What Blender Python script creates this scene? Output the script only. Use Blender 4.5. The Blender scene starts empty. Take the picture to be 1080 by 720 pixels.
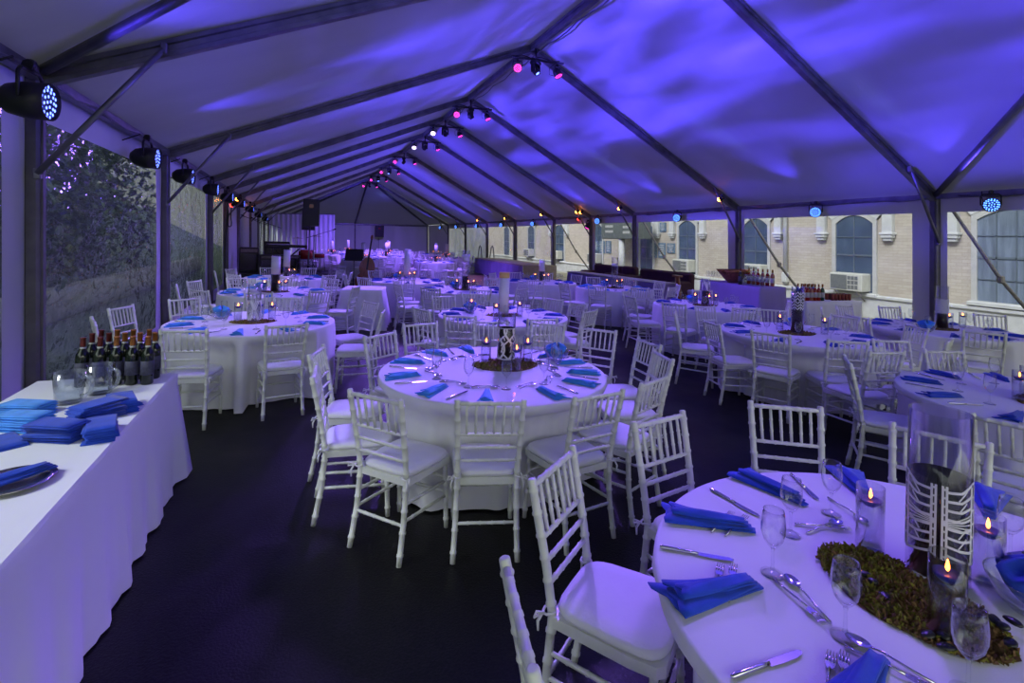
import bpy, math, random
from mathutils import Vector, Matrix
rnd = random.Random(7)
C = bpy.context.scene.collection
PI = math.pi
pi2 = 2*math.pi

# ------------------------------------------------------------------ camera solve
YAW = math.atan(222/535); SN, CS = math.sin(YAW), math.cos(YAW)
FPX = 535.0; CZ = 1.78; HV = 246.0; SL = 0.035      # the car park falls gently to the right
def fz(x): return -SL*x
def ground(u, v, h=0.0):
    """floor point (x, y) under the sight line that passes height h above the sloping floor"""
    t = (u-540)/FPX; a = SN+t*CS
    d = (CZ-h)/((v-HV)/FPX-SL*a)
    return d*a, d*(CS-t*SN)
def onX(u, X):
    t = (u-540)/FPX
    return X*(CS-t*SN)/(SN+t*CS)
def zat(v, X, Y): return CZ-(v-HV)*(X*SN+Y*CS)/FPX
TILT = Matrix.Rotation(math.atan(SL), 4, 'Y')
def pose(x, y, yaw=0.0, h=0.0):
    return Matrix.Translation((x, y, fz(x))) @ TILT @ Matrix.Translation((0, 0, h)) @ Matrix.Rotation(yaw, 4, 'Z')

# ------------------------------------------------------------------ materials
MATS = {}
def mat(name, col, rough=0.5, metal=0.0, spec=0.5, var=0.0, vscale=8.0, bump=0.0, bscale=40.0, sheen=0.0,
        emit=None, estr=0.0, coat=0.0, stretch=None, var2=None):
    m = bpy.data.materials.new(name); m.use_nodes = True; nt = m.node_tree; N = nt.nodes; L = nt.links
    b = N['Principled BSDF']
    b.inputs['Base Color'].default_value = (*col, 1); b.inputs['Roughness'].default_value = rough
    b.inputs['Metallic'].default_value = metal; b.inputs['Specular IOR Level'].default_value = spec
    b.inputs['Coat Weight'].default_value = coat; b.inputs['Sheen Weight'].default_value = sheen
    tc = N.new('ShaderNodeTexCoord')
    src = tc.outputs['Object']
    if stretch:
        mp = N.new('ShaderNodeMapping'); mp.inputs['Scale'].default_value = stretch
        L.new(src, mp.inputs['Vector']); src = mp.outputs['Vector']
    if var > 0:
        n = N.new('ShaderNodeTexNoise'); n.inputs['Scale'].default_value = vscale; n.inputs['Detail'].default_value = 5
        L.new(src, n.inputs['Vector'])
        r = N.new('ShaderNodeValToRGB')
        r.color_ramp.elements[0].position = 0.3; r.color_ramp.elements[1].position = 0.7
        c2 = var2 if var2 else tuple(min(1, x*(1+var)) for x in col)
        r.color_ramp.elements[0].color = (*[x*(1-var) for x in col], 1)
        r.color_ramp.elements[1].color = (*c2, 1)
        L.new(n.outputs['Fac'], r.inputs['Fac']); L.new(r.outputs['Color'], b.inputs['Base Color'])
    if bump > 0:
        n = N.new('ShaderNodeTexNoise'); n.inputs['Scale'].default_value = bscale; n.inputs['Detail'].default_value = 6
        L.new(src, n.inputs['Vector'])
        bp = N.new('ShaderNodeBump'); bp.inputs['Strength'].default_value = bump; bp.inputs['Distance'].default_value = 0.02
        L.new(n.outputs['Fac'], bp.inputs['Height']); L.new(bp.outputs['Normal'], b.inputs['Normal'])
    if emit:
        b.inputs['Emission Color'].default_value = (*emit, 1); b.inputs['Emission Strength'].default_value = estr
    MATS[name] = m
    return m

def thin_glass(name, tint=(1, 1, 1), ior=1.45, haze=0.0, hazecol=(.5, .55, .6), rough=0.02, bump=0.0, bscale=3.0, stretch=None, gain=1.0):
    """clear sheet or blown glass: see-through with mirror-like fresnel and a little milkiness"""
    m = bpy.data.materials.new(name); m.use_nodes = True; nt = m.node_tree; N = nt.nodes; L = nt.links
    N.clear()
    out = N.new('ShaderNodeOutputMaterial')
    tr = N.new('ShaderNodeBsdfTransparent'); tr.inputs['Color'].default_value = (*tint, 1)
    gl = N.new('ShaderNodeBsdfGlossy'); gl.inputs['Roughness'].default_value = rough
    lw = N.new('ShaderNodeLayerWeight'); lw.inputs['Blend'].default_value = .5
    pw = N.new('ShaderNodeMath'); pw.operation = 'POWER'; pw.inputs[1].default_value = 3.2; L.new(lw.outputs['Facing'], pw.inputs[0])
    r0 = ((ior-1)/(ior+1))**2*gain
    md = N.new('ShaderNodeMath'); md.operation = 'MULTIPLY_ADD'; md.use_clamp = True; md.inputs[1].default_value = .85*min(gain, 1.2); md.inputs[2].default_value = r0
    L.new(pw.outputs[0], md.inputs[0]); fac = md.outputs[0]
    mx = N.new('ShaderNodeMixShader')
    L.new(fac, mx.inputs['Fac']); L.new(tr.outputs[0], mx.inputs[1]); L.new(gl.outputs[0], mx.inputs[2])
    last = mx.outputs[0]
    if haze > 0:
        df = N.new('ShaderNodeBsdfDiffuse'); df.inputs['Color'].default_value = (*hazecol, 1)
        tl = N.new('ShaderNodeBsdfTranslucent'); tl.inputs['Color'].default_value = (*hazecol, 1)
        ms = N.new('ShaderNodeMixShader'); ms.inputs['Fac'].default_value = 0.5
        L.new(df.outputs[0], ms.inputs[1]); L.new(tl.outputs[0], ms.inputs[2])
        m2 = N.new('ShaderNodeMixShader'); m2.inputs['Fac'].default_value = haze
        tcn = N.new('ShaderNodeTexCoord'); nz = N.new('ShaderNodeTexNoise'); nz.inputs['Scale'].default_value = 1.3; nz.inputs['Detail'].default_value = 6
        L.new(tcn.outputs['Object'], nz.inputs['Vector'])
        mr = N.new('ShaderNodeMapRange'); mr.inputs['From Min'].default_value = .3; mr.inputs['From Max'].default_value = .7
        mr.inputs['To Min'].default_value = haze*.6; mr.inputs['To Max'].default_value = min(.95, haze*1.4)
        L.new(nz.outputs['Fac'], mr.inputs['Value']); L.new(mr.outputs[0], m2.inputs['Fac'])
        L.new(last, m2.inputs[1]); L.new(ms.outputs[0], m2.inputs[2]); last = m2.outputs[0]
    if bump > 0:
        tcn = N.new('ShaderNodeTexCoord'); src = tcn.outputs['Object']
        if stretch:
            mp = N.new('ShaderNodeMapping'); mp.inputs['Scale'].default_value = stretch; L.new(src, mp.inputs['Vector']); src = mp.outputs['Vector']
        nz = N.new('ShaderNodeTexNoise'); nz.inputs['Scale'].default_value = bscale; nz.inputs['Detail'].default_value = 2
        L.new(src, nz.inputs['Vector'])
        bp = N.new('ShaderNodeBump'); bp.inputs['Strength'].default_value = bump; bp.inputs['Distance'].default_value = .05
        L.new(nz.outputs['Fac'], bp.inputs['Height']); L.new(bp.outputs['Normal'], gl.inputs['Normal']); L.new(bp.outputs['Normal'], lw.inputs['Normal'])
    L.new(last, out.inputs['Surface'])
    MATS[name] = m
    return m

def fabric(name, col, translucent=0.2, bump=0.15, bscale=(0.6, 3, 3), var=0.06):
    m = bpy.data.materials.new(name); m.use_nodes = True; nt = m.node_tree; N = nt.nodes; L = nt.links
    N.clear(); out = N.new('ShaderNodeOutputMaterial')
    df = N.new('ShaderNodeBsdfDiffuse'); tl = N.new('ShaderNodeBsdfTranslucent'); mx = N.new('ShaderNodeMixShader')
    mx.inputs['Fac'].default_value = translucent
    tc = N.new('ShaderNodeTexCoord'); mp = N.new('ShaderNodeMapping'); mp.inputs['Scale'].default_value = bscale
    nz = N.new('ShaderNodeTexNoise'); nz.inputs['Scale'].default_value = 1.0; nz.inputs['Detail'].default_value = 5
    L.new(tc.outputs['Object'], mp.inputs['Vector']); L.new(mp.outputs['Vector'], nz.inputs['Vector'])
    rp = N.new('ShaderNodeValToRGB'); rp.color_ramp.elements[0].position = .3; rp.color_ramp.elements[1].position = .7
    rp.color_ramp.elements[0].color = (*[x*(1-var) for x in col], 1); rp.color_ramp.elements[1].color = (*col, 1)
    L.new(nz.outputs['Fac'], rp.inputs['Fac']); L.new(rp.outputs['Color'], df.inputs['Color']); L.new(rp.outputs['Color'], tl.inputs['Color'])
    bp = N.new('ShaderNodeBump'); bp.inputs['Strength'].default_value = bump; bp.inputs['Distance'].default_value = .08
    L.new(nz.outputs['Fac'], bp.inputs['Height']); L.new(bp.outputs['Normal'], df.inputs['Normal'])
    gl = N.new('ShaderNodeBsdfGlossy'); gl.inputs['Roughness'].default_value = .42; gl.inputs['Color'].default_value = (.9, .9, .9, 1)
    L.new(bp.outputs['Normal'], gl.inputs['Normal'])
    m2 = N.new('ShaderNodeMixShader'); m2.inputs['Fac'].default_value = .06
    L.new(df.outputs[0], mx.inputs[1]); L.new(tl.outputs[0], mx.inputs[2])
    L.new(mx.outputs[0], m2.inputs[1]); L.new(gl.outputs[0], m2.inputs[2]); L.new(m2.outputs[0], out.inputs['Surface'])
    MATS[name] = m
    return m

W = mat('white_lacquer', (.74, .76, .70), .38, var=.05, vscale=14, bump=.03, bscale=90)
CUSH = mat('cushion_fabric', (.80, .80, .82), .85, bump=.12, bscale=70, sheen=.2, var=.03)
CLOTH = mat('table_linen', (.80, .80, .83), .82, bump=.06, bscale=160, sheen=.15, var=.02, vscale=3)
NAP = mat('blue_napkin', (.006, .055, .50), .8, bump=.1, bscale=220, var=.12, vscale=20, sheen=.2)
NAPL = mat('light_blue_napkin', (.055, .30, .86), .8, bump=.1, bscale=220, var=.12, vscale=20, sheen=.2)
STEEL = mat('polished_steel', (.62, .62, .64), .16, metal=1, var=.05, vscale=30)
ALU = mat('tent_aluminium', (.20, .20, .21), .42, metal=.75, var=.25, vscale=5, bump=.04, bscale=60, stretch=(1, 1, 1))
POSTM = mat('post_grey', (.15, .145, .15), .5, metal=.5, var=.2, vscale=6)
BLACK = mat('black_plastic', (.008, .008, .010), .45, var=.3, vscale=12, bump=.05, bscale=120)
BLACKG = mat('black_gloss', (.006, .006, .008), .18, var=.2, vscale=9)
GLASS = thin_glass('clear_glass', (.985, .99, .99), 1.47, gain=1.35)
WATER = thin_glass('water', (.93, .95, .98), 1.33)
BOTTLE = mat('bottle_glass', (.006, .010, .006), .06, spec=.7, var=.2, vscale=20)
CAPR = mat('red_foil', (.16, .022, .018), .35, metal=.4, var=.2, vscale=40)
CAPO = mat('orange_foil', (.42, .15, .035), .35, metal=.4, var=.2, vscale=40)
LABELM = mat('paper_label', (.45, .45, .43), .7, var=.1, vscale=60)
LABELD = mat('dark_label', (.05, .05, .09), .6, var=.3, vscale=60)
WAXB = mat('blue_wax', (.03, .05, .45), .4, var=.1, vscale=20)
FLAME = mat('flame', (1, .5, .1), .5, emit=(1, .20, .02), estr=24)
WICK = mat('wick', (.02, .015, .01), .9, var=.1)
SLEEVE = mat('dark_sleeve', (.018, .016, .03), .35, var=.3, vscale=8)
PAPER = mat('white_paper_cutout', (.82, .82, .86), .7, var=.03, vscale=20)
STONE = mat('black_pebble', (.015, .015, .018), .35, var=.4, vscale=20, bump=.1, bscale=50)
LEDB = mat('blue_led', (.02, .02, .1), .3, emit=(.10, .16, 1), estr=5)
LEDC = mat('cyan_led', (.02, .05, .1), .3, emit=(.25, .75, 1), estr=30)
LEDP = mat('pink_led', (.1, .01, .06), .3, emit=(1, .05, .55), estr=5)
LEDW = mat('white_violet_led', (.1, .1, .1), .3, emit=(.75, .55, 1), estr=9)
LEDO = mat('amber_lamp', (.2, .06, 0), .3, emit=(1, .25, .02), estr=30)
LEDR = mat('red_lamp', (.2, .0, 0), .3, emit=(1, .03, .02), estr=8)
MAROON = mat('maroon_upholstery', (.055, .014, .035), .8, var=.15, vscale=5, bump=.08, bscale=60)
WOODB = mat('bass_wood', (.28, .095, .035), .3, var=.3, vscale=6, stretch=(8, 8, 1), coat=.3)
WOODF = mat('dance_parquet', (.26, .13, .06), .35, var=.3, vscale=3, stretch=(6, 1, 1))
PAPERW = mat('pale_print', (.5, .5, .5), .7, var=.1)
COPPER = mat('hammered_copper', (.45, .22, .07), .25, metal=.85, var=.25, vscale=25, bump=.2, bscale=40)
DRAPE = mat('white_drape', (.74, .74, .78), .85, bump=.05, bscale=60, sheen=.3, var=.03)
VEST = mat('red_drum', (.35, .02, .03), .25, var=.15, coat=.4)
BRASS = mat('cymbal_brass', (.6, .42, .12), .25, metal=1, var=.15, vscale=18)
CABLE = mat('black_cable', (.01, .01, .012), .6, var=.2)
STRAP = mat('grey_strap', (.22, .20, .18), .7, var=.25, vscale=20)
ROOFM = fabric('roof_vinyl', (.44, .44, .48), .03, .25, (0.5, 2.2, 1))
WALLF = fabric('wall_vinyl', (.52, .52, .56), .08, .3, (2, 2.5, .35))
VINYL = thin_glass('clear_vinyl', (.93, .95, .96), 1.35, haze=.07, hazecol=(.45, .5, .55), rough=.06, bump=.25, bscale=2.2, stretch=(1, 1, .45))
VINYLD = thin_glass('cloudy_vinyl', (.80, .86, .88), 1.4, haze=.13, hazecol=(.30, .38, .42), rough=.1, bump=.9, bscale=3.0, stretch=(1, 1.2, 2.2))
VINYLW = thin_glass('milky_vinyl', (.85, .9, .95), 1.4, haze=.72, hazecol=(.5, .6, .70), rough=.12, bump=.8, bscale=2.0)
TRIMW = mat('painted_stone', (.52, .53, .54), .7, var=.12, vscale=5, bump=.05)
PAINTW = mat('white_sash_paint', (.46, .46, .46), .5, var=.08, vscale=8)
PANE = mat('dark_pane', (.06, .09, .15), .08, spec=.8, var=.35, vscale=1.5)
PANEL_ = mat('curtained_pane', (.16, .20, .27), .12, spec=.6, var=.25, vscale=2, stretch=(1, 6, .6))
ACM = mat('air_conditioner_casing', (.50, .50, .47), .5, var=.08)
ACG = mat('air_conditioner_grille', (.14, .15, .16), .5, var=.2, vscale=40)
POSTER = mat('poster_blue', (.10, .16, .24), .6, var=.5, vscale=14)
GREENBIN = mat('green_container', (.05, .11, .09), .5, var=.15)
LEAF = [mat('leaf_%s' % n, c, .6, var=.35, vscale=4) for n, c in (('deep', (.018, .042, .028)), ('mid', (.03, .06, .028)), ('olive', (.035, .05, .022)))]
BARK = mat('bark', (.06, .045, .03), .9, var=.3, bump=.4, bscale=12)
MOSS = [mat('moss_brown', (.20, .11, .045), .95, var=.5, vscale=30), mat('moss_green', (.22, .21, .03), .95, var=.45, vscale=30)]
SILVER = mat('silver_plate', (.7, .68, .62), .2, metal=1, var=.1, vscale=15)
BASKETM = thin_glass('bowl_glass', (.9, .93, .96), 1.5, gain=2.0)
PURPLE = mat('violet_skirt', (.30, .24, .48), .8, var=.06, vscale=3, bump=.04)
BEIGE = mat('beige_panel', (.42, .36, .28), .7, var=.12)
STAGEB = mat('stage_black_skirt', (.012, .014, .026), .8, var=.2, vscale=4, bump=.1)
RED = mat('red_bottle', (.30, .02, .01), .12, spec=.6, var=.2)
BLUEB = mat('blue_bottle', (.02, .10, .38), .12, spec=.6, var=.2)
GREENB = mat('green_bottle', (.02, .08, .03), .12, spec=.6, var=.2)
PINKB = mat('rose_wine', (.42, .14, .10), .15, spec=.6, var=.2)

# ------------------------------------------------------------------ mesh builder
def basis(d):
    d = d.normalized(); a = Vector((0, 0, 1)) if abs(d.z) < .95 else Vector((1, 0, 0))
    x = d.cross(a).normalized(); return x, x.cross(d).normalized()
class MB:
    def __init__(s): s.v = []; s.f = []; s.m = []; s.s = []
    def face(s, idx, mi=0, sm=False): s.f.append(tuple(idx)); s.m.append(mi); s.s.append(sm)
    def box(s, c, d, mi=0, M=None, bev=0.0):
        x, y, z = d[0]/2, d[1]/2, d[2]/2
        if bev <= 0:
            P = [(-x, -y, -z), (x, -y, -z), (x, y, -z), (-x, y, -z), (-x, -y, z), (x, -y, z), (x, y, z), (-x, y, z)]
            F = [(0, 3, 2, 1), (4, 5, 6, 7), (0, 1, 5, 4), (1, 2, 6, 5), (2, 3, 7, 6), (3, 0, 4, 7)]
        else:
            b = min(bev, x*.49, y*.49, z*.49); P = []; F = []
            lv = [(-z, b), (-z+b, 0), (z-b, 0), (z, b)]
            for zz, o in lv:
                xx, yy = x-o, y-o; k = b if o == 0 else b*.6
                P += [(-xx+k, -yy, zz), (xx-k, -yy, zz), (xx, -yy+k, zz), (xx, yy-k, zz), (xx-k, yy, zz), (-xx+k, yy, zz), (-xx, yy-k, zz), (-xx, -yy+k, zz)]
            F.append(tuple(range(7, -1, -1))); F.append(tuple(range(24, 32)))
            for k in range(3):
                for j in range(8): F.append((k*8+j, k*8+(j+1) % 8, k*8+8+(j+1) % 8, k*8+8+j))
        o = len(s.v); c = Vector(c)
        for p in P:
            q = Vector(p)
            q = (M @ q) if M else q
            s.v.append(q+c)
        for f in F: s.face([o+i for i in f], mi)
        return s
    def tube(s, pts, rad, n=8, mi=0, caps=True, sm=True, closed=False):
        pts = [Vector(p) for p in pts]; k = len(pts)
        if not isinstance(rad, (list, tuple)): rad = [rad]*k
        o = len(s.v); X = None
        for i, p in enumerate(pts):
            if closed: d = pts[(i+1) % k]-pts[i-1]
            else: d = pts[min(i+1, k-1)]-pts[max(i-1, 0)]
            if X is None: X, Y = basis(d)
            else:
                d = d.normalized(); X = (X-d*X.dot(d)).normalized(); Y = X.cross(d)
            for j in range(n):
                a = pi2*j/n; s.v.append(p+(X*math.cos(a)+Y*math.sin(a))*rad[i])
        for i in range(k if closed else k-1):
            for j in range(n):
                a = o+i*n; b = o+((i+1) % k)*n
                s.face((a+j, b+j, b+(j+1) % n, a+(j+1) % n), mi, sm)
        if caps and not closed:
            s.face([o+j for j in range(n)], mi); s.face([o+(k-1)*n+j for j in range(n-1, -1, -1)], mi)
        return s
    def lathe(s, prof, n=24, mi=0, M=None, sm=True, mis=None):
        """prof: (r, z) list, around Z"""
        o = len(s.v)
        for r, z in prof:
            for j in range(n):
                a = pi2*j/n; q = Vector((r*math.cos(a), r*math.sin(a), z)); s.v.append(M @ q if M else q)
        for i in range(len(prof)-1):
            for j in range(n):
                s.face((o+i*n+j, o+i*n+(j+1) % n, o+(i+1)*n+(j+1) % n, o+(i+1)*n+j), mis[i] if mis else mi, sm)
        if prof[0][0] > 1e-5: s.face([o+j for j in range(n-1, -1, -1)], mi)
        if prof[-1][0] > 1e-5: s.face([o+(len(prof)-1)*n+j for j in range(n)], mis[-1] if mis else mi)
        return s
    def grid(s, fn, nu, nv, mi=0, sm=True, wrap=False):
        o = len(s.v)
        cu = nu if wrap else nu+1
        for j in range(nv+1):
            for i in range(cu): s.v.append(Vector(fn(i/nu, j/nv)))
        for j in range(nv):
            for i in range(nu):
                s.face((o+j*cu+i, o+j*cu+(i+1) % cu, o+(j+1)*cu+(i+1) % cu, o+(j+1)*cu+i), mi, sm)
        return s
    def prism(s, poly, z0, z1, mi=0, M=None, sm=False):
        """poly: (x, y) list; extruded in z"""
        o = len(s.v); n = len(poly)
        for z in (z0, z1):
            for x, y in poly:
                q = Vector((x, y, z)); s.v.append(M @ q if M else q)
        s.face([o+i for i in range(n-1, -1, -1)], mi); s.face([o+n+i for i in range(n)], mi)
        for i in range(n): s.face((o+i, o+(i+1) % n, o+n+(i+1) % n, o+n+i), mi, sm)
        return s
    def quad(s, a, b, c, d, mi=0):
        o = len(s.v); s.v += [Vector(p) for p in (a, b, c, d)]; s.face((o, o+1, o+2, o+3), mi); return s
    def mesh(s, name, mats):
        me = bpy.data.meshes.new(name); me.from_pydata([tuple(v) for v in s.v], [], s.f)
        if not isinstance(mats, (list, tuple)): mats = [mats]
        for m in mats: me.materials.append(m)
        me.polygons.foreach_set('material_index', s.m); me.polygons.foreach_set('use_smooth', s.s); me.update()
        return me
def link(name, data, parent=None, M=None):
    o = bpy.data.objects.new(name, data); C.objects.link(o)
    if parent: o.parent = parent
    if M is not None:
        if parent: o.matrix_local = M
        else: o.matrix_world = M
    return o
def build(mb, name, mats, parent=None, M=None): return link(name, mb.mesh(name, mats), parent, M)
def tag(o, label, cat, group=None, kind=None):
    o['label'] = label; o['category'] = cat
    if group: o['group'] = group
    if kind: o['kind'] = kind
    return o
def thing(name, label, cat, M=None, group=None):
    o = link(name, None, None, M if M is not None else Matrix.Identity(4)); o.empty_display_size = .1
    return tag(o, label, cat, group)
def struct(o): o['kind'] = 'structure'; return o
KIDS = {}
def index_kids():
    KIDS.clear()
    for o in C.objects:
        if o.parent: KIDS.setdefault(o.parent.name, []).append(o)
def copy_tree(o, parent=None, kids=None):
    c = o.copy(); C.objects.link(c)
    if parent: c.parent = parent
    for ch in (KIDS.get(o.name) or []): copy_tree(ch, c)
    return c
class Proto:
    """first call places the prototype itself, later ones place copies of it and of its parts"""
    def __init__(s, root): s.root = root; s.used = False; s.tree = None
    def put(s, M, label, group=None):
        if not s.used: s.used = True; o = s.root
        else: o = s.copy(s.root, None)
        o.matrix_world = M; o['label'] = label
        if group: o['group'] = group
        return o
    def copy(s, o, parent):
        if s.tree is None:
            s.tree = {}
            st = [s.root]
            while st:
                q = st.pop(); ch = [k for k in q.children]; s.tree[q.name] = ch; st += ch
        return s._c(o, parent)
    def _c(s, o, parent):
        c = o.copy(); C.objects.link(c)
        if parent: c.parent = parent
        for ch in s.tree.get(o.name, []): s._c(ch, c)
        return c
# ================================================================== THE SETTING
XL, XR, XM = -2.03, 10.16, 4.42
ZR, ZP = 2.48, 5.73
def ZL(Y): return 3.13-max(0, Y-20)*.018
YS = [-5.5, 1.02, 5.31, 9.6, 13.9, 16.64, 19.65, 24.0, 28.3, 32.6, 36.9]
YE, YR = 43.5, 37.4

def extr(mb, p, q, prof, up=(0, 0, 1), mi=0):
    """profile (a, b) list swept from p to q; b runs along `up`"""
    p = Vector(p); q = Vector(q); d = (q-p).normalized(); u = Vector(up); sd = d.cross(u).normalized(); u = sd.cross(d).normalized()
    o = len(mb.v); n = len(prof)
    for e in (p, q):
        for a, b in prof: mb.v.append(e+sd*a+u*b)
    for i in range(n): mb.face((o+i, o+(i+1) % n, o+n+(i+1) % n, o+n+i), mi)
    mb.face([o+i for i in range(n-1, -1, -1)], mi); mb.face([o+n+i for i in range(n)], mi)
    return mb
RAFT = [(-.045, 0), (-.045, -.04), (-.025, -.05), (-.025, -.10), (-.045, -.11), (-.045, -.15), (.045, -.15), (.045, -.11), (.025, -.10), (.025, -.05), (.045, -.04), (.045, 0)]

# floor, ground
def noise_floor():
    m = bpy.data.materials.new('asphalt'); m.use_nodes = True; nt = m.node_tree; N = nt.nodes; L = nt.links; b = N['Principled BSDF']
    tc = N.new('ShaderNodeTexCoord')
    n1 = N.new('ShaderNodeTexNoise'); n1.inputs['Scale'].default_value = 90; n1.inputs['Detail'].default_value = 4
    n2 = N.new('ShaderNodeTexNoise'); n2.inputs['Scale'].default_value = .7; n2.inputs['Detail'].default_value = 6
    L.new(tc.outputs['Object'], n1.inputs['Vector']); L.new(tc.outputs['Object'], n2.inputs['Vector'])
    r = N.new('ShaderNodeValToRGB'); r.color_ramp.elements[0].position = .35; r.color_ramp.elements[1].position = .85
    r.color_ramp.elements[0].color = (.0024, .0024, .0028, 1); r.color_ramp.elements[1].color = (.014, .0135, .014, 1)
    L.new(n1.outputs['Fac'], r.inputs['Fac']); L.new(r.outputs['Color'], b.inputs['Base Color'])
    mr = N.new('ShaderNodeMapRange'); mr.inputs['From Min'].default_value = .35; mr.inputs['From Max'].default_value = .65; mr.inputs['To Min'].default_value = .28; mr.inputs['To Max'].default_value = .6
    L.new(n2.outputs['Fac'], mr.inputs['Value']); L.new(mr.outputs[0], b.inputs['Roughness'])
    b.inputs['Specular IOR Level'].default_value = .22
    bp = N.new('ShaderNodeBump'); bp.inputs['Strength'].default_value = .35; bp.inputs['Distance'].default_value = .006
    L.new(n1.outputs['Fac'], bp.inputs['Height']); L.new(bp.outputs['Normal'], b.inputs['Normal'])
    return m
ASPH = noise_floor()
mb = MB()
for (x0, x1) in ((-2.6, 3.8), (3.8, 10.6)):
    mb.quad((x0, -6, fz(x0)), (x1, -6, fz(x1)), (x1, 44, fz(x1)), (x0, 44, fz(x0)))
struct(build(mb, 'floor', ASPH))
GRAV = mat('yard_gravel', (.30, .27, .19), .9, var=.35, vscale=1.2, bump=.3, bscale=30, var2=(.40, .39, .33))
GRASS = mat('grass_bank', (.022, .042, .022), .95, var=.4, vscale=2.5, bump=.4, bscale=25)
mb = MB(); mb.grid(lambda u, v: (10.6+u*14, -8+v*60, -.372-.03*math.sin(u*3)), 6, 20); struct(build(mb, 'ground', GRAV))
mb = MB(); mb.grid(lambda u, v: (-2.6-u*16, -8+v*60, .06+9.5*max(0, u-.14)**1.25+.05*math.sin(v*40+u*9)), 16, 40); struct(build(mb, 'ground_bank', GRASS))

# roof vinyl
def sag(fy, fs): return -.045*math.sin(PI*fy)*math.sin(PI*min(1, fs*1.05))
mb = MB()
for a, b in zip(YS[:-1], YS[1:]):
    for side in (0, 1):
        def fn(u, v):
            Y = a+(b-a)*u
            if side == 0: x0, z0 = XL-.12, ZL(Y)-.05
            else: x0, z0 = XR+.12, ZR-.06
            return (x0+(XM-x0)*v, Y, z0+(ZP-z0)*v+sag(u, v))
        mb.grid(fn, 8, 12)
a = YS[-1]
for side in (0, 1):
    def fn(u, v):
        Y0 = a+(YE-a)*u; z0 = ZL(Y0) if side == 0 else ZR; x0 = XL if side == 0 else XR
        Yt = a+(YR-a)*u
        return (x0+(XM-x0)*v, Y0+(Yt-Y0)*v, z0+(ZP-z0)*v)
    mb.grid(fn, 6, 10)
mb.grid(lambda u, v: ((XL+(XR-XL)*u)*(1-v)+XM*v, YE+(YR-YE)*v, (ZL(YE)+(ZR-ZL(YE))*u)*(1-v)+ZP*v), 10, 10)
struct(build(mb, 'ceiling', ROOFM))

# frame: rafters, posts, eave beams, ridge, knee braces
for k, Y in enumerate(YS[1:]):
    for X0, Z0 in ((XL, ZL(Y)), (XR, ZR)):
        mb = MB(); dv = Vector((XM-X0, 0, ZP-Z0)).normalized(); nrm = Vector((-dv.z, 0, dv.x))
        if nrm.z < 0: nrm = -nrm
        extr(mb, Vector((X0, Y, Z0))-nrm*.02, Vector((XM, Y, ZP))-nrm*.02, RAFT, nrm)
        struct(build(mb, 'tent_rafter', ALU))
        s = 1 if X0 < 0 else -1
        mb = MB(); zb = fz(X0)+.005
        mb.box((X0+s*.02, Y, (Z0-.06+zb)/2), (.10, .13, Z0-.06-zb), bev=.018)
        mb.box((X0+s*.075, Y, (Z0-.06+zb)/2), (.02, .05, Z0-.06-zb))
        mb.box((X0+s*.02, Y, zb+.012), (.22, .22, .024))
        struct(build(mb, 'tent_post', POSTM))
        mb = MB(); hb = 1.62 if X0 > 0 else 2.26
        top = Vector((X0, 0, Z0))+dv*(1.0 if X0 < 0 else .98)
        mb.tube([(X0+s*.07, Y-.09, hb), (top.x, Y-.09, top.z-.13)], .024, 10)
        mb.box((X0+s*.07, Y-.08, hb), (.05, .05, .09), bev=.008); mb.box((top.x, Y-.075, top.z-.12), (.05, .06, .10), bev=.008)
        struct(build(mb, 'knee_brace', ALU))
for a, b in zip(YS[:-1], YS[1:]):
    for X0 in (XL, XR):
        s = 1 if X0 < 0 else -1
        za, zb = (ZL(a), ZL(b)) if X0 < 0 else (ZR, ZR)
        mb = MB(); extr(mb, (X0+s*.05, a+.03, za-.0), (X0+s*.05, b-.03, zb-.0), [(-.04, -.02), (-.04, -.11), (.04, -.11), (.04, -.02)])
        mb.tube([(X0+s*.115, a+.05+(b-a)*.9*i/8, (za+(zb-za)*i/8)-.10-.03*math.sin(i*2.1)) for i in range(9)], .011, 6)
        struct(build(mb, 'eave_beam', ALU))
    mb = MB(); extr(mb, (XM, a+.03, ZP-.03), (XM, b-.03, ZP-.03), RAFT)
    mb.tube([(XM+.10, a+.1+(b-a)*.95*i/10, ZP-.22-.03*math.sin(i*1.9)) for i in range(11)], .014, 6)
    struct(build(mb, 'ridge_beam', ALU))
for X0, Z0 in ((XL, ZL(YE)), (XR, ZR)):
    mb = MB(); extr(mb, (X0, YE, Z0), (XM, YR, ZP-.02), RAFT); struct(build(mb, 'hip_rafter', ALU))
    mb = MB(); s = 1 if X0 < 0 else -1
    mb.box((X0+s*.08, YE-.08, (Z0+fz(X0))/2), (.11, .11, Z0-fz(X0)), bev=.015); struct(build(mb, 'tent_post', POSTM))
mb = MB(); extr(mb, (4.06, YE-.05, 2.72), (XM, YR, ZP-.02), RAFT); struct(build(mb, 'hip_rafter', ALU))
mb = MB(); mb.box((4.06, YE-.08, 1.28), (.11, .11, 2.84), bev=.015); struct(build(mb, 'tent_post', POSTM))
mb = MB(); extr(mb, (XL, YE-.06, ZL(YE)), (XR, YE-.06, ZR), RAFT); struct(build(mb, 'eave_beam', ALU))
# two diagonal roof pipes above the near bay
for X0, Z0, X1, Y1, Z1 in ((XL, ZL(5), XM-.1, .62, ZP-.16), (XR, ZR, XM+.1, -.6, ZP-.16)):
    mb = MB(); mb.tube([(X0+(.1 if X0 < 0 else -.1), 5.25, Z0-.03), (X1, Y1, Z1)], .045, 12); struct(build(mb, 'roof_brace', ALU))

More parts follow.
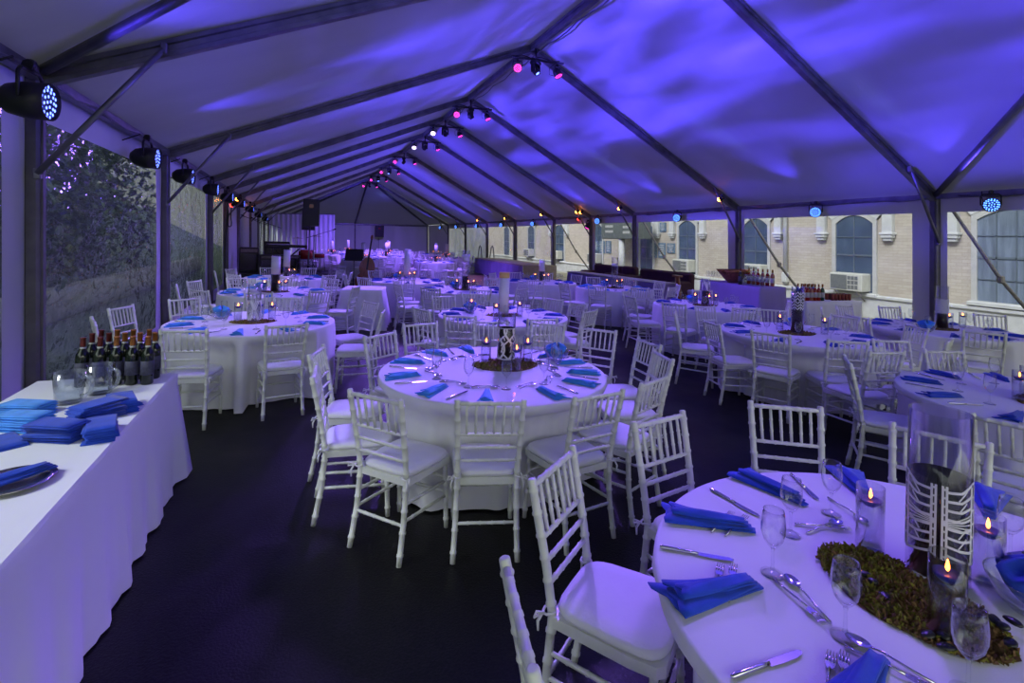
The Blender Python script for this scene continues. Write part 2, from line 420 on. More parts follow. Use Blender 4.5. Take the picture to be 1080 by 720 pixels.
# side walls: opaque vinyl bands around clear windows
def wavy(mb, X, y0, y1, z0, z1, amp=.012, n=None, ph=0):
    n = n or max(2, int((y1-y0)*5))
    mb.grid(lambda u, v: (X+amp*math.sin((y0+(y1-y0)*u)*9+ph)*math.sin(PI*v*.9+.2), y0+(y1-y0)*u, z0+(z1-z0)*v), n, 5)
wl, wr = MB(), MB(); nwin = 0
wins = []
for k, (a, b) in enumerate(zip(YS[:-1], YS[1:])):
    # left
    zt = ZL((a+b)/2)-.39; zf = fz(XL)
    solid = k in (5, 6, 7)
    if solid: wavy(wl, XL-.02, a, b, zf, ZL(b)-.04, .05, 14)
    else:
        y0, y1 = a+.07, b-.40
        wavy(wl, XL-.02, a, b, zt, ZL(a)-.04); wavy(wl, XL-.02, a, b, zf, zf+.28); wavy(wl, XL-.02, a, y0, zf+.28, zt); wavy(wl, XL-.02, y1, b, zf+.28, zt)
        wins.append((XL-.02, y0, y1, zf+.28, zt, VINYLD))
    # right
    zt = 2.14; zf = fz(XR); z0 = zf+.26
    if k == 5:                                       # open doorway: only the top band hangs
        wavy(wr, XR+.02, a, b, zt+.02, ZR-.04); continue
    y0, y1 = (a+.38, b-.16)
    if k in (4,): y0, y1 = a+.2, b-.25
    wavy(wr, XR+.02, a, b, zt, ZR-.04); wavy(wr, XR+.02, a, b, zf, z0); wavy(wr, XR+.02, a, y0, z0, zt); wavy(wr, XR+.02, y1, b, z0, zt)
    wins.append((XR+.02, y0, y1, z0, zt, VINYLW if k in (8, 9) else VINYL))
wavy(wl, XL-.02, YS[-1], YE, fz(XL), ZL(YE)); wavy(wr, XR+.02, YS[-1], YE, fz(XR), ZR, .05, 20)
struct(build(wl, 'wall_left', WALLF)); struct(build(wr, 'wall_right', WALLF))
mb = MB(); mb.grid(lambda u, v: (XL+(XR-XL)*u, YE+.03*math.sin(u*60), fz(XL+(XR-XL)*u)*(1-v)+v*(ZL(YE)+(ZR-ZL(YE))*u)), 60, 8)
struct(build(mb, 'wall_back', WALLF))
for n, (X, y0, y1, z0, z1, m) in enumerate(wins):
    mb = MB(); nn = int((y1-y0)*6)
    mb.grid(lambda u, v: (X+.015*math.sin(u*nn*.9+v*4)*math.sin(PI*u)*math.sin(PI*v), y0+(y1-y0)*u, z0+(z1-z0)*v), nn, 10)
    struct(build(mb, 'window_%d' % (n+1), m))
nwin = len(wins)

# ------------------------------------------------------------------ outside: brick building on the right
def brickmat():
    m = bpy.data.materials.new('buff_brick'); m.use_nodes = True; nt = m.node_tree; N = nt.nodes; L = nt.links; b = N['Principled BSDF']
    tc = N.new('ShaderNodeTexCoord'); sp = N.new('ShaderNodeSeparateXYZ'); cb = N.new('ShaderNodeCombineXYZ')
    L.new(tc.outputs['Object'], sp.inputs[0]); L.new(sp.outputs['Y'], cb.inputs['X']); L.new(sp.outputs['Z'], cb.inputs['Y'])
    br = N.new('ShaderNodeTexBrick'); br.inputs['Scale'].default_value = 1; br.inputs['Brick Width'].default_value = .22; br.inputs['Row Height'].default_value = .075
    br.inputs['Mortar Size'].default_value = .005; br.inputs['Color1'].default_value = (.46, .415, .36, 1); br.inputs['Color2'].default_value = (.53, .48, .42, 1); br.inputs['Mortar'].default_value = (.40, .36, .31, 1)
    L.new(cb.outputs[0], br.inputs['Vector'])
    nz = N.new('ShaderNodeTexNoise'); nz.inputs['Scale'].default_value = .8; nz.inputs['Detail'].default_value = 6; L.new(cb.outputs[0], nz.inputs['Vector'])
    mx = N.new('ShaderNodeMixRGB'); mx.blend_type = 'MULTIPLY'; mx.inputs['Fac'].default_value = .35
    rp = N.new('ShaderNodeValToRGB'); rp.color_ramp.elements[0].position = .35; rp.color_ramp.elements[0].color = (.6, .55, .5, 1); rp.color_ramp.elements[1].position = .65
    L.new(nz.outputs['Fac'], rp.inputs['Fac']); L.new(br.outputs['Color'], mx.inputs[1]); L.new(rp.outputs['Color'], mx.inputs[2])
    L.new(mx.outputs[0], b.inputs['Base Color']); b.inputs['Roughness'].default_value = .85
    bp = N.new('ShaderNodeBump'); bp.inputs['Strength'].default_value = .5; bp.inputs['Distance'].default_value = .01; bp.invert = True
    L.new(br.outputs['Fac'], bp.inputs['Height']); L.new(bp.outputs['Normal'], b.inputs['Normal'])
    return m
BRICK = brickmat()
XB = 13.6
mb = MB(); mb.box((XB+.2, 22, 2.8), (.4, 60, 6.8)); struct(build(mb, 'wall_brick', BRICK))
mb = MB(); mb.box((XB-.06, 22, .155), (.12, 60, .09), bev=.02); mb.box((XB-.03, 22, -.14), (.06, 60, .5)); struct(build(mb, 'trim_1', TRIMW))

def arched(y0, y1, z0, z1, n=14, rise=.22):
    """outline of a segment-headed opening in (y, z)"""
    pts = [(y0, z0), (y1, z0)]
    for i in range(n+1):
        t = i/n; y = y1+(y0-y1)*t
        pts.append((y, z1-rise*(2*t-1)**2))
    return pts
MY = Matrix(((0, 0, 1, 0), (1, 0, 0, 0), (0, 1, 0, 0), (0, 0, 0, 1)))     # (a, b, c) -> x=c, y=a, z=b
def building_window(y0, y1, z0, z1, cols, rows, curtain=0):
    global nwin
    nwin += 1
    w = struct(link('window_%d' % nwin, None, None, Matrix.Translation((XB, 0, 0))))
    mb = MB(); mb.prism(arched(y0, y1, z0, z1), -.012, .0, 0, MY); build(mb, 'pane', PANEL_ if curtain else PANE, w)
    mb = MB(); P0 = arched(y0-.10, y1+.10, z0-.02, z1+.10); P1 = arched(y0, y1, z0, z1)
    o = len(mb.v)
    n = len(P0)
    for P, x in ((P0, -.05), (P1, -.05), (P1, .0), (P0, .0)):
        for y, z in P: mb.v.append(Vector((x, y, z)))
    for r in range(4):
        for i in range(n): mb.face((r*n+i, r*n+(i+1) % n, ((r+1) % 4)*n+(i+1) % n, ((r+1) % 4)*n+i))
    build(mb, 'frame', PAINTW, w)
    mb = MB()
    for i in range(1, cols): mb.box((-.022, y0+(y1-y0)*i/cols, (z0+z1-.05)/2), (.022, .022, z1-z0-.06))
    for j in range(1, rows): mb.box((-.022, (y0+y1)/2, z0+(z1-.1-z0)*j/rows), (.022, y1-y0-.01, .045 if j == rows//2 else .022))
    build(mb, 'glazing_bars', mat('sash_bars', (.10, .13, .17), .5, var=.1) if 'sash_bars' not in MATS else MATS['sash_bars'], w)
    mb = MB(); P = arched(y0-.22, y1+.22, z1-.24, z1+.24); Q = arched(y0-.10, y1+.10, z1-.24, z1+.10)
    P, Q = P[2:], Q[2:]; n = len(P)
    for R, x in ((P, -.06), (Q, -.06), (Q, 0), (P, 0)):
        for y, z in R: mb.v.append(Vector((x, y, z)))
    for r in range(4):
        for i in range(n-1): mb.face((r*n+i, r*n+i+1, ((r+1) % 4)*n+i+1, ((r+1) % 4)*n+i))
    build(mb, 'arch_moulding', TRIMW, w)
    mb = MB(); mb.box((-.07, (y0+y1)/2, z0-.06), (.16, y1-y0+.3, .09), bev=.015); build(mb, 'sill', TRIMW, w)
    return w
WIN = [(5.00, 6.31, .32, 2.30, 4, 4, 1), (8.49, 9.47, .24, 2.26, 2, 4, 0), (11.68, 12.6, .24, 2.26, 2, 4, 0), (14.83, 15.75, .24, 2.26, 2, 4, 0),
       (17.35, 18.2, .24, 2.26, 2, 4, 0), (21.2, 22.1, .24, 2.26, 2, 4, 0), (25.1, 26.3, .24, 2.26, 2, 4, 0), (29.0, 30.0, .24, 2.26, 2, 4, 0), (33.2, 34.2, .24, 2.26, 2, 4, 0)]
for w in WIN: building_window(*w)
def aircon(yc, zc, w=.86, h=.46, label=''):
    t = thing('window_air_conditioner', label, 'air conditioner', Matrix.Translation((XB, yc, zc)), 'air conditioners on the brick building')
    mb = MB(); mb.box((-.19, 0, 0), (.38, w, h), bev=.02); build(mb, 'casing', ACM, t)
    mb = MB(); mb.box((-.385, w*.2, 0), (.012, w*.5, h*.8)); build(mb, 'condenser_grille', ACG, t)
    mb = MB()
    for i in range(3):
        for j in range(3): mb.box((-.385, -w*.34+i*w*.11, -h*.26+j*h*.26), (.012, w*.085, h*.2))
    build(mb, 'side_louvre', ACG, t)
    for s in (-1, 1):
        mb = MB(); mb.tube([(-.36, s*w*.35, -h/2), (-.02, s*w*.35, -h/2-.3)], .014, 6); build(mb, 'bracket', STRAP, t)
aircon(8.98, .50, label='air conditioner under the brick-house window above the low drinks table')
aircon(12.1, .56, label='air conditioner half hidden behind the bar glasses and a tent post')
aircon(15.29, .56, label='air conditioner below the blind window beside three posters')
aircon(21.65, .56, .8, label='air conditioner at the doorway edge, showing a square dark grille')
aircon(25.7, .56, .8, label='small air conditioner seen through the open tent doorway')
aircon(29.5, .56, .8, label='hazy air conditioner behind the vinyl, left of the open doorway')
def corbel(y, zt, label):
    mb = MB(); mb.box((XB-.07, y, (zt+.17+6.2)/2), (.14, .24, 6.2-zt-.17), bev=.01)
    mb.box((XB-.09, y, zt+.15), (.2, .32, .06), bev=.012); mb.box((XB-.085, y, zt+.08), (.17, .27, .09), bev=.02); mb.box((XB-.07, y, zt), (.13, .2, .08), bev=.02)
    struct(build(mb, 'trim_%d' % corbel.n, TRIMW)); corbel.n += 1
corbel.n = 2
for y in (6.75, 8.10, 9.85, 11.25, 13.0, 14.45, 16.1, 17.0, 18.6, 24.7, 26.7): corbel(y, 1.62, '')
mb = MB(); mb.tube([(XB-.09, 11.0, 6), (XB-.09, 11.0, .25)], .06, 10); mb.box((XB-.09, 11.0, .45), (.16, .16, .3), bev=.02)
tag(build(mb, 'downspout', TRIMW), 'pale downspout on the brick wall behind the bar glasses', 'pipe')
def poster(u0, u1, v0, v1, label, ph=0):
    X = XB-.02; ya, yb = onX(u1, X), onX(u0, X); z1, z0 = zat(v0, X, (ya+yb)/2), zat(v1, X, (ya+yb)/2)
    t = thing('framed_notice', label, 'poster', Matrix.Translation((X, (ya+yb)/2, (z0+z1)/2)), 'blue notices on the brick wall'); w, h = yb-ya, z1-z0
    mb = MB(); mb.box((0, 0, 0), (.03, w, h), bev=.008); build(mb, 'frame', POSTER, t)
    mb = MB()
    r2 = random.Random(ph)
    for i in range(6): mb.box((-.017, 0, h*(.34-.13*i)), (.004, w*r2.uniform(.3, .75), h*.05))
    build(mb, 'print', PAPERW, t)
poster(695.5, 702.5, 234.5, 244.5, 'blue notice hung high, above the three lower ones', 3)
poster(685.5, 693, 256, 271.5, 'tall blue notice nearest the narrow window, left of three', 4)
poster(694.3, 702, 256, 272, 'tall blue notice, middle of three beside the window', 5)
poster(703.6, 712, 256.5, 267, 'short blue notice, right of three beside the window', 6)
poster(626.5, 631, 254, 264, 'small blue notice, left of three beyond the doorway post', 7)
poster(632, 638, 254, 267, 'blue notice, middle of three beyond the doorway post', 8)
poster(639, 644.5, 254, 267, 'blue notice, right of three beside the sign column', 9)
# the building's entrance canopy sign on its column
X = 12.4; ya, yb = onX(672, X), onX(636, X); yc = (ya+yb)/2; z0, z1 = zat(252, X, yc), zat(233, X, yc)
t = thing('canopy_sign', 'dark grey canopy sign on a pale column outside the tent', 'sign', Matrix.Translation((X, yc, 0)))
mb = MB(); mb.box((.3, 0, (z0+z1)/2), (.8, yb-ya, z1-z0), bev=.03); build(mb, 'canopy_box', mat('canopy_grey', (.10, .115, .12), .7, var=.1), t)
for yy, n in ((.55, 6), (-.75, 5)):
    for r in range(2):
        mb = MB()
        for i in range(n): mb.box((-.105, yy+.30-.1*i, z1-.22-.22*r-.04*(yy < 0)), (.008, .07, .10))
        build(mb, 'lettering', PAPERW, t)
mb = MB(); mb.tube([(.1, -.05, -.45), (.1, -.05, z0)], .13, 14); build(mb, 'column', TRIMW, t)
mb = MB(); mb.prism([(0, 0), (.9, 0), (.95, .5), (-.05, .5)], 0, .5, 0, Matrix.Translation((12.6, 16.2, -.36)) @ Matrix(((0, 0, 1, 0), (1, 0, 0, 0), (0, 1, 0, 0), (0, 0, 0, 1))))
tag(build(mb, 'refuse_bin', GREENBIN), 'dark green low container outside beside the sign column', 'container')
# guy straps and stakes outside
for Y, s in ((5.25, 1), (9.55, 1), (13.85, 1), (19.6, 1)):
    mb = MB(); mb.tube([(XR+.12, Y, 2.4), (XR+.75, Y-.5, 1.0), (XR+1.55, Y-1.1, -.38)], [.028, .030, .028], 8); mb.box((XR+.75, Y-.5, 1.0), (.09, .09, .13), bev=.02)
    lab = {5.25: 'guy strap outside the largest arched window', 9.55: 'guy strap outside, crossing the window behind the bar bowl', 13.85: 'guy strap outside, left of the three wall notices', 19.6: 'guy strap seen through the open doorway'}[Y]
    tag(build(mb, 'guy_strap', STRAP), lab, 'strap', 'guy straps outside the tent')

# ------------------------------------------------------------------ outside left: trees and a low wall
mb = MB(); mb.grid(lambda u, v: (-4.1-.25*(v > .5), 2+u*24, (.25 if v < .1 else .72 if v < .9 else .72)), 20, 2); mb.box((-4.3, 14, .45), (.35, 24, .6), bev=.04)
struct(build(mb, 'trim_30', mat('kerb_stone', (.16, .16, .14), .85, var=.3, vscale=3)))
def tree(x, y, h, r, seed, label, kind):
    rr = random.Random(seed)
    t = thing('garden_tree', label, 'tree', Matrix.Translation((x, y, .06+9.5*max(0, (-2.6-x)/16-.14)**1.25)), 'trees outside the left wall')
    mb = MB(); mb.tube([(0, 0, -.3), (.05, .03, h*.35), (-.04, .1, h*.75)], [.13, .10, .04], 8)
    for i in range(5):
        a = rr.uniform(0, 6.28); mb.tube([(0, 0, h*(.2+.1*i)), (math.cos(a)*r*.7, math.sin(a)*r*.7, h*(.35+.12*i))], [.05, .015], 6)
    build(mb, 'trunk', BARK, t)
    mb = MB()
    for i in range(5200):
        z = rr.random()**.8; rad = r*(1-.45*z**2.2)*math.sqrt(rr.random())*1.05; a = rr.uniform(0, 6.28)
        p = Vector((math.cos(a)*rad, math.sin(a)*rad, .1+z*h)); s = rr.uniform(.10, .24)
        d = Vector((rr.uniform(-1, 1), rr.uniform(-1, 1), rr.uniform(-.8, .4))).normalized(); x_, y_ = basis(d)
        o = len(mb.v); mb.v += [p-x_*s*.4, p+d*s*.6-y_*s*.15, p+x_*s*.4, p-d*s*.9]; mb.face((o, o+1, o+2, o+3))
    build(mb, 'foliage', LEAF[kind], t)
for i, (x, y, h, r, k, lb) in enumerate(((-5.7, 4.4, 5, 1.7, 1, 'green tree outside at the frame edge, left of the nearest tent post'), (-5.8, 8.0, 5.5, 1.8, 0, 'dark tree filling the near side of the largest clear window'),
        (-6.0, 11.8, 5.8, 1.9, 0, 'dark tree filling the far side of the largest clear window'), (-6.0, 15.6, 5.0, 1.8, 1, 'tree outside the second clear window'), (-6.2, 19.5, 5.6, 2.0, 0, 'tree outside the third clear window'),
        (-9.6, 6.4, 7.5, 2.6, 2, 'taller olive tree behind the near dark one'), (-10.0, 12.2, 7.5, 3.0, 2, 'taller olive tree behind the far dark one'), (-9.4, 24, 7, 2.8, 1, 'farthest tree along the left wall'))):
    tree(x, y, h, r, i, lb, k)
# ================================================================== PROTOTYPES
def bamboo(p, q, r, n=8, rings=3, mb=None, detail=True):
    """turned rod with bamboo knuckles"""
    mb = mb or MB(); p = Vector(p); q = Vector(q)
    if not detail: return mb.tube([p, q], r, max(5, n-2))
    pts, rad = [p], [r*.92]
    L = (q-p).length
    for i in range(1, rings+1):
        t = i/(rings+1)
        for dt, k in ((-.007/L, .98), (-.003/L, 1.16), (.003/L, 1.16), (.007/L, .98)):
            pts.append(p.lerp(q, t+dt)); rad.append(r*k)
    pts.append(q); rad.append(r*.92)
    return mb.tube(pts, rad, n)
def polybamboo(P, r, n=10, ringsper=2, r1=None):
    mb = MB(); pts, rad = [], []
    tot = sum((Vector(b)-Vector(a)).length for a, b in zip(P[:-1], P[1:])); run = 0
    for a, b in zip(P[:-1], P[1:]):
        a = Vector(a); b = Vector(b); L = (b-a).length
        if not pts: pts.append(a); rad.append(r*.9)
        for i in range(1, ringsper+1):
            t = (i-.5)/ringsper
            for dt, k in ((-.009/L, .98), (-.004/L, 1.20), (.004/L, 1.20), (.009/L, .98)):
                pts.append(a.lerp(b, t+dt)); rad.append(r*k)
        pts.append(b); rad.append(r)
    # top cap rounding
    rad[-1] = r*.95; pts.append(pts[-1]+(pts[-1]-pts[-2]).normalized()*.004); rad.append(r*.6)
    return mb.tube(pts, rad, n)
def cushion_mb(n=28, rows=7):
    mb = MB()
    def outline(a):
        ca, sa = math.cos(a), math.sin(a); e = .42
        x = math.copysign(abs(ca)**e, ca); y = math.copysign(abs(sa)**e, sa)
        w = .205 if y > 0 else .185
        w = .195+.012*y
        return x*w, y*.205+.012
    prof = [(.0, .444), (.8, .443), (.97, .447), (1.0, .458), (.985, .470), (.93, .478), (.6, .484), (.0, .486)]
    o0 = len(mb.v)
    for s, z in prof:
        for j in range(n):
            x, y = outline(pi2*j/n); mb.v.append(Vector((x*s, y*s, z)))
    for i in range(len(prof)-1):
        for j in range(n): mb.face((o0+i*n+j, o0+i*n+(j+1) % n, o0+(i+1)*n+(j+1) % n, o0+(i+1)*n+j), 0, True)
    return mb
def seatframe_mb():
    mb = MB(); P = [(-.178, -.195), (.178, -.195), (.200, .10), (.196, .19), (.170, .215), (-.170, .215), (-.196, .19), (-.200, .10)]
    mb.prism(P, .405, .444); return mb
HB = .905
RAILS = [(.700, .010), (.622, .010), (.545, .010)]
def backx(z): return .166+(z-.44)/(HB-.44)*.016, -.190-(z-.44)*.16-.06*max(0, z-.60)
def make_chair(lod):
    t = thing('chiavari_chair', '', 'chair')
    d = lod == 0; n = 10 if d else 6
    for s in (-1, 1):
        P = [(s*.178, -.245, 0), (s*.170, -.205, .22), (s*.166, -.190, .44), (s*backx(.6)[0], backx(.6)[1], .60), (s*backx(.75)[0], backx(.75)[1], .75), (s*backx(HB)[0], backx(HB)[1], HB)]
        if lod < 2: build(polybamboo(P, .0165, n, 2 if d else 1), 'back_post', W, t)
        P2 = [(s*.182, .198, 0), (s*.178, .185, .22), (s*.172, .175, .41)]
        if lod < 2: build(polybamboo(P2, .0155, n, 2 if d else 1), 'leg', W, t)
    if lod == 0:
        x, y = backx(HB-.025)
        for z, r in [(HB-.022, .0125)]+RAILS:
            x, y = backx(z); build(bamboo((-x, y, z), (x, y, z), r, 8, 5), 'top_rail' if z > .8 else 'back_rail', W, t)
        x0, y0 = backx(.70); x1, y1 = backx(HB-.03)
        for i in range(6):
            k = -1+2*(i+1)/7
            build(bamboo((x0*k, y0, .70), (x1*k, y1, HB-.03), .0085, 7, 2), 'spindle', W, t)
        ST = [((-.168, -.212, .20), (.168, -.212, .20), 4)]
        for s in (-1, 1): ST += [((s*.171, -.207, .22), (s*.179, .185, .20), 4), ((s*.170, -.200, .31), (s*.176, .180, .29), 4)]
        ST += [((-.176, .182, .31), (.176, .182, .31), 4), ((-.179, .186, .22), (.179, .186, .22), 4)]
        for a, b, k in ST: build(bamboo(a, b, .0095, 7, k), 'stretcher', W, t)
        build(seatframe_mb(), 'seat_frame', W, t)
        cu = build(cushion_mb(), 'cushion', CUSH, t)
        for s in (-1, 1):
            mb = MB(); c0 = Vector((s*.172, -.20, .455))
            mb.tube([c0+Vector((.022*math.cos(a), .022*math.sin(a), .004*math.sin(a*2))) for a in [i*pi2/10 for i in range(10)]], .005, 5, closed=True)
            mb.tube([c0+Vector((s*.02, -.012, 0)), c0+Vector((s*.045, -.03, .012)), c0+Vector((s*.05, -.035, -.006)), c0+Vector((s*.024, -.02, -.002))], .005, 5)
            mb.tube([c0+Vector((s*.02, -.016, 0)), c0+Vector((s*.030, -.03, -.03)), c0+Vector((s*.026, -.03, -.065))], [.005, .006, .004], 5)
            build(mb, 'tie', CUSH, cu)
    else:
        mb = MB()
        for z, r in [(HB-.022, .013)]+RAILS:
            x, y = backx(z); mb.tube([(-x, y, z), (x, y, z)], r, 5)
        x0, y0 = backx(.70); x1, y1 = backx(HB-.03)
        for i in range(6):
            k = -1+2*(i+1)/7; mb.tube([(x0*k, y0, .70), (x1*k, y1, HB-.03)], .009, 5, caps=False)
        mb2 = MB()
        for z in (.2, .3):
            for s in (-1, 1): mb2.tube([(s*.17, -.205, z+.01), (s*.178, .185, z-.01)], .010, 5, caps=False)
            mb2.tube([(-.178, .185, z), (.178, .185, z)], .010, 5, caps=False)
        mb2.tube([(-.168, -.21, .2), (.168, -.21, .2)], .010, 5, caps=False)
        if lod == 1:
            build(mb, 'backrest', W, t); build(mb2, 'stretcher', W, t); build(seatframe_mb(), 'seat_frame', W, t); build(cushion_mb(16), 'cushion', CUSH, t)
        else:
            bpy.data.objects.remove(t)
            M = MB()
            def add(m, mi=0):
                o = len(M.v); M.v += m.v
                for f, s in zip(m.f, m.s): M.face([o+i for i in f], mi, s)
            add(mb); add(mb2); add(seatframe_mb()); add(cushion_mb(12), 1)
            for s in (-1, 1):
                P = [(s*.178, -.245, 0), (s*.166, -.190, .44), (s*backx(.6)[0], backx(.6)[1], .60), (s*backx(HB)[0], backx(HB)[1], HB)]
                M.tube(P, .0165, 5); M.tube([(s*.182, .198, 0), (s*.172, .175, .41)], .0155, 5)
            t = build(M, 'chiavari_chair', [W, CUSH]); tag(t, '', 'chair')
    return t
CH = [Proto(make_chair(i)) for i in range(3)]

# ---- folded napkins
def loopfold(mb, L, w0, w1, t, z, rot=0, x0=0, piv=.12, bend=.0, n=6):
    """one soft flattened fold, tapering from width w0 (outer, -y) to w1 (tip, +y)"""
    o = len(mb.v); K = 10; R = Matrix.Rotation(rot, 3, 'Z')
    for i in range(n+1):
        s = i/n; y = -L/2+L*s; w = (w0+(w1-w0)*s)/2; dz = z+bend*math.sin(PI*s)
        tt = t*(1 if 0 < i < n else .8)
        for j in range(K):
            a = pi2*j/K; ca, sa = math.cos(a), math.sin(a)
            x = math.copysign(abs(ca)**.35, ca)*w+x0; zz = dz+tt/2+math.copysign(abs(sa)**.8, sa)*tt/2
            q = R @ Vector((x, y-piv, 0)); mb.v.append(Vector((q.x, q.y+piv, zz)))
    for i in range(n):
        for j in range(K): mb.face((o+i*K+j, o+i*K+(j+1) % K, o+(i+1)*K+(j+1) % K, o+(i+1)*K+j), 0, True)
    mb.face([o+j for j in range(K-1, -1, -1)]); mb.face([o+n*K+j for j in range(K)])
def fanleaf(mb, L, w0, w1, z, rot, slant, n=8, t=.0035, crown=.007):
    """one cloth leaf of the folded fan: wide slanted outer edge at -y, narrow tip at +y, softly arched"""
    o = len(mb.v); K = 6; R = Matrix.Rotation(rot, 3, 'Z'); piv = L/2-.01
    for i in range(n+1):
        s = i/n
        for k in range(K+1):
            q = k/K*2-1; w = (w0+(w1-w0)*s**.9)/2
            y = -L/2+L*s+(slant*q*.5+.005*math.cos(q*5))*(1-s)
            x = q*w; h = z+crown*(1-q*q)*(.5+.5*math.sin(PI*min(1, s*1.1)))+.003*math.sin(3*q+5*s)
            v = R @ Vector((x, y-piv, 0))
            for dz in (0, t): mb.v.append(Vector((v.x, v.y+piv, max(.0006, h+dz))))
    W2 = (K+1)*2
    for i in range(n):
        for k in range(K):
            a_ = o+i*W2+k*2; b_ = a_+W2
            mb.face((a_+1, a_+3, b_+3, b_+1), 0, True); mb.face((a_, b_, b_+2, a_+2), 0, True)
        for k, e in ((0, 0), (K, 1)):
            a_ = o+i*W2+k*2; b_ = a_+W2; mb.face((a_, a_+1, b_+1, b_) if e == 0 else (a_, b_, b_+1, a_+1))
    for i in (0, n):
        for k in range(K):
            a_ = o+i*W2+k*2; mb.face((a_, a_+2, a_+3, a_+1) if i == 0 else (a_, a_+1, a_+3, a_+2))
def napkin_mb(seed=0, n=8):
    r = random.Random(seed); mb = MB()
    for i in range(4):
        fanleaf(mb, .262-.020*i, .120-.022*i, .028, .0008+.0082*i, (.07, -.05, .06, -.03)[i]*(1 if seed % 2 else -1)+r.uniform(-.015, .015), (-.030, .022, -.018, .012)[i]*(1 if seed % 2 else -1), crown=.009-.001*i)
    return mb
def napkin_thing(m, seed=0):
    return tag(build(napkin_mb(seed), 'fan_napkin', m), '', 'napkin')
def big_napkin(seed):
    mb = napkin_mb(seed)
    mb.v = [v*1.2 for v in mb.v]
    return tag(build(mb, 'fan_napkin', NAP), '', 'napkin')
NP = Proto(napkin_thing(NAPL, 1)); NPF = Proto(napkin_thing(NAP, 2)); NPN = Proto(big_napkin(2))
def folded_napkin_mb(seed):
    r = random.Random(seed); mb = MB()
    loopfold(mb, .235, .130, .122, .0065, 0, 0, 0, 0, .0, 4); loopfold(mb, .222, .112, .124, .0065, .0062, r.uniform(-.05, .05), .004, 0, 0, 4)
    return mb

# ---- goblets
GOUT = [(.0, 0), (.034, 0), (.035, .002), (.020, .006), (.007, .014), (.0045, .03), (.0042, .07), (.006, .080), (.016, .090), (.029, .108), (.0355, .132), (.0360, .152), (.0335, .178), (.0305, .200)]
GIN = [(.0295, .200), (.0325, .178), (.0350, .152), (.0345, .132), (.028, .110), (.014, .094), (0, .088)]
def goblet(n, parts):
    if not parts:
        mb = MB(); mb.lathe(GOUT+GIN, n); return tag(build(mb, 'goblet', GLASS), '', 'glass')
    t = thing('goblet', '', 'glass')
    mb = MB(); mb.lathe(GOUT[7:]+GIN, n); build(mb, 'bowl', GLASS, t)
    mb = MB(); mb.lathe(GOUT[4:8], n//2); build(mb, 'stem', GLASS, t)
    mb = MB(); mb.lathe(GOUT[:5], n); build(mb, 'foot', GLASS, t)
    return t
GB0 = Proto(goblet(32, True)); GB1 = Proto(goblet(14, False))
# ---- cutlery, lying along y, tip/bowl at +y
def knife():
    t = thing('table_knife', '', 'knife')
    mb = MB(); mb.prism([(-.008, .0), (.009, .0), (.0115, .04), (.011, .085), (.006, .108), (-.002, .115), (-.0085, .10)], .0035, .0055); build(mb, 'blade', STEEL, t)
    mb = MB(); mb.tube([(0, .004, .0055), (0, -.02, .0058), (0, -.07, .0062), (0, -.112, .0062), (0, -.118, .006)], [.0045, .0055, .0062, .0062, .003], 8); build(mb, 'handle', STEEL, t)
    return t
def spoon():
    t = thing('dessert_spoon', '', 'spoon')
    mb = MB(); mb.grid(lambda u, v: ((v*.0195)*math.cos(u*pi2), .075+(v*.030)*math.sin(u*pi2), .0025+.0075*v**2), 16, 4, wrap=True); build(mb, 'bowl', STEEL, t)
    mb = MB(); mb.tube([(0, .046, .010), (0, .02, .013), (0, -.03, .008), (0, -.085, .0045)], [.003, .0028, .0032, .0042], 7); mb.tube([(0, -.07, .005), (0, -.092, .0045)], [.0035, .0042], 7); build(mb, 'handle', STEEL, t)
    return t
def fork():
    t = thing('table_fork', '', 'fork')
    mb = MB(); mb.prism([(-.010, .045), (-.004, .035), (.004, .035), (.010, .045), (.0115, .06), (-.0115, .06)], .009, .0105)
    for i in range(4): mb.tube([(-.0100+.0067*i, .058, .0098), (-.0098+.0065*i, .085, .006), (-.0096+.0064*i, .104, .009)], [.0019, .0018, .0009], 6)
    build(mb, 'head', STEEL, t)
    mb = MB(); mb.tube([(0, .037, .0098), (0, .01, .011), (0, -.04, .007), (0, -.088, .0045)], [.0035, .0028, .0034, .0042], 7); build(mb, 'handle', STEEL, t)
    return t
KN, SP, FK = Proto(knife()), Proto(spoon()), Proto(fork())
# ---- candle holder and floating candle
def candle_holder(r=.042, h=.205):
    t = thing('candle_cylinder', '', 'candle holder')
    mb = MB(); mb.lathe([(0, 0), (r, 0), (r, h), (r-.0025, h), (r-.0025, .012), (0, .012)], 28); build(mb, 'glass_wall', GLASS, t)
    mb = MB(); mb.lathe([(0, .0125), (r-.003, .0125), (r-.003, h*.66), (0, h*.66)], 24); build(mb, 'water', WATER, t)
    return t
def candle():
    t = thing('floating_candle', '', 'candle')
    mb = MB(); mb.lathe([(0, -.014), (.018, -.012), (.033, .002), (.035, .008), (.030, .010), (.012, .007), (0, .007)], 20); build(mb, 'wax', WAXB, t)
    mb = MB(); mb.tube([(0, 0, .006), (.001, 0, .016)], .0012, 5); build(mb, 'wick', WICK, t)
    mb = MB(); mb.lathe([(0, .012), (.0034, .015), (.0052, .021), (.0042, .031), (.0018, .040), (0, .046)], 10); build(mb, 'flame', FLAME, t)
    return t
HOLD, CAND = Proto(candle_holder()), Proto(candle())
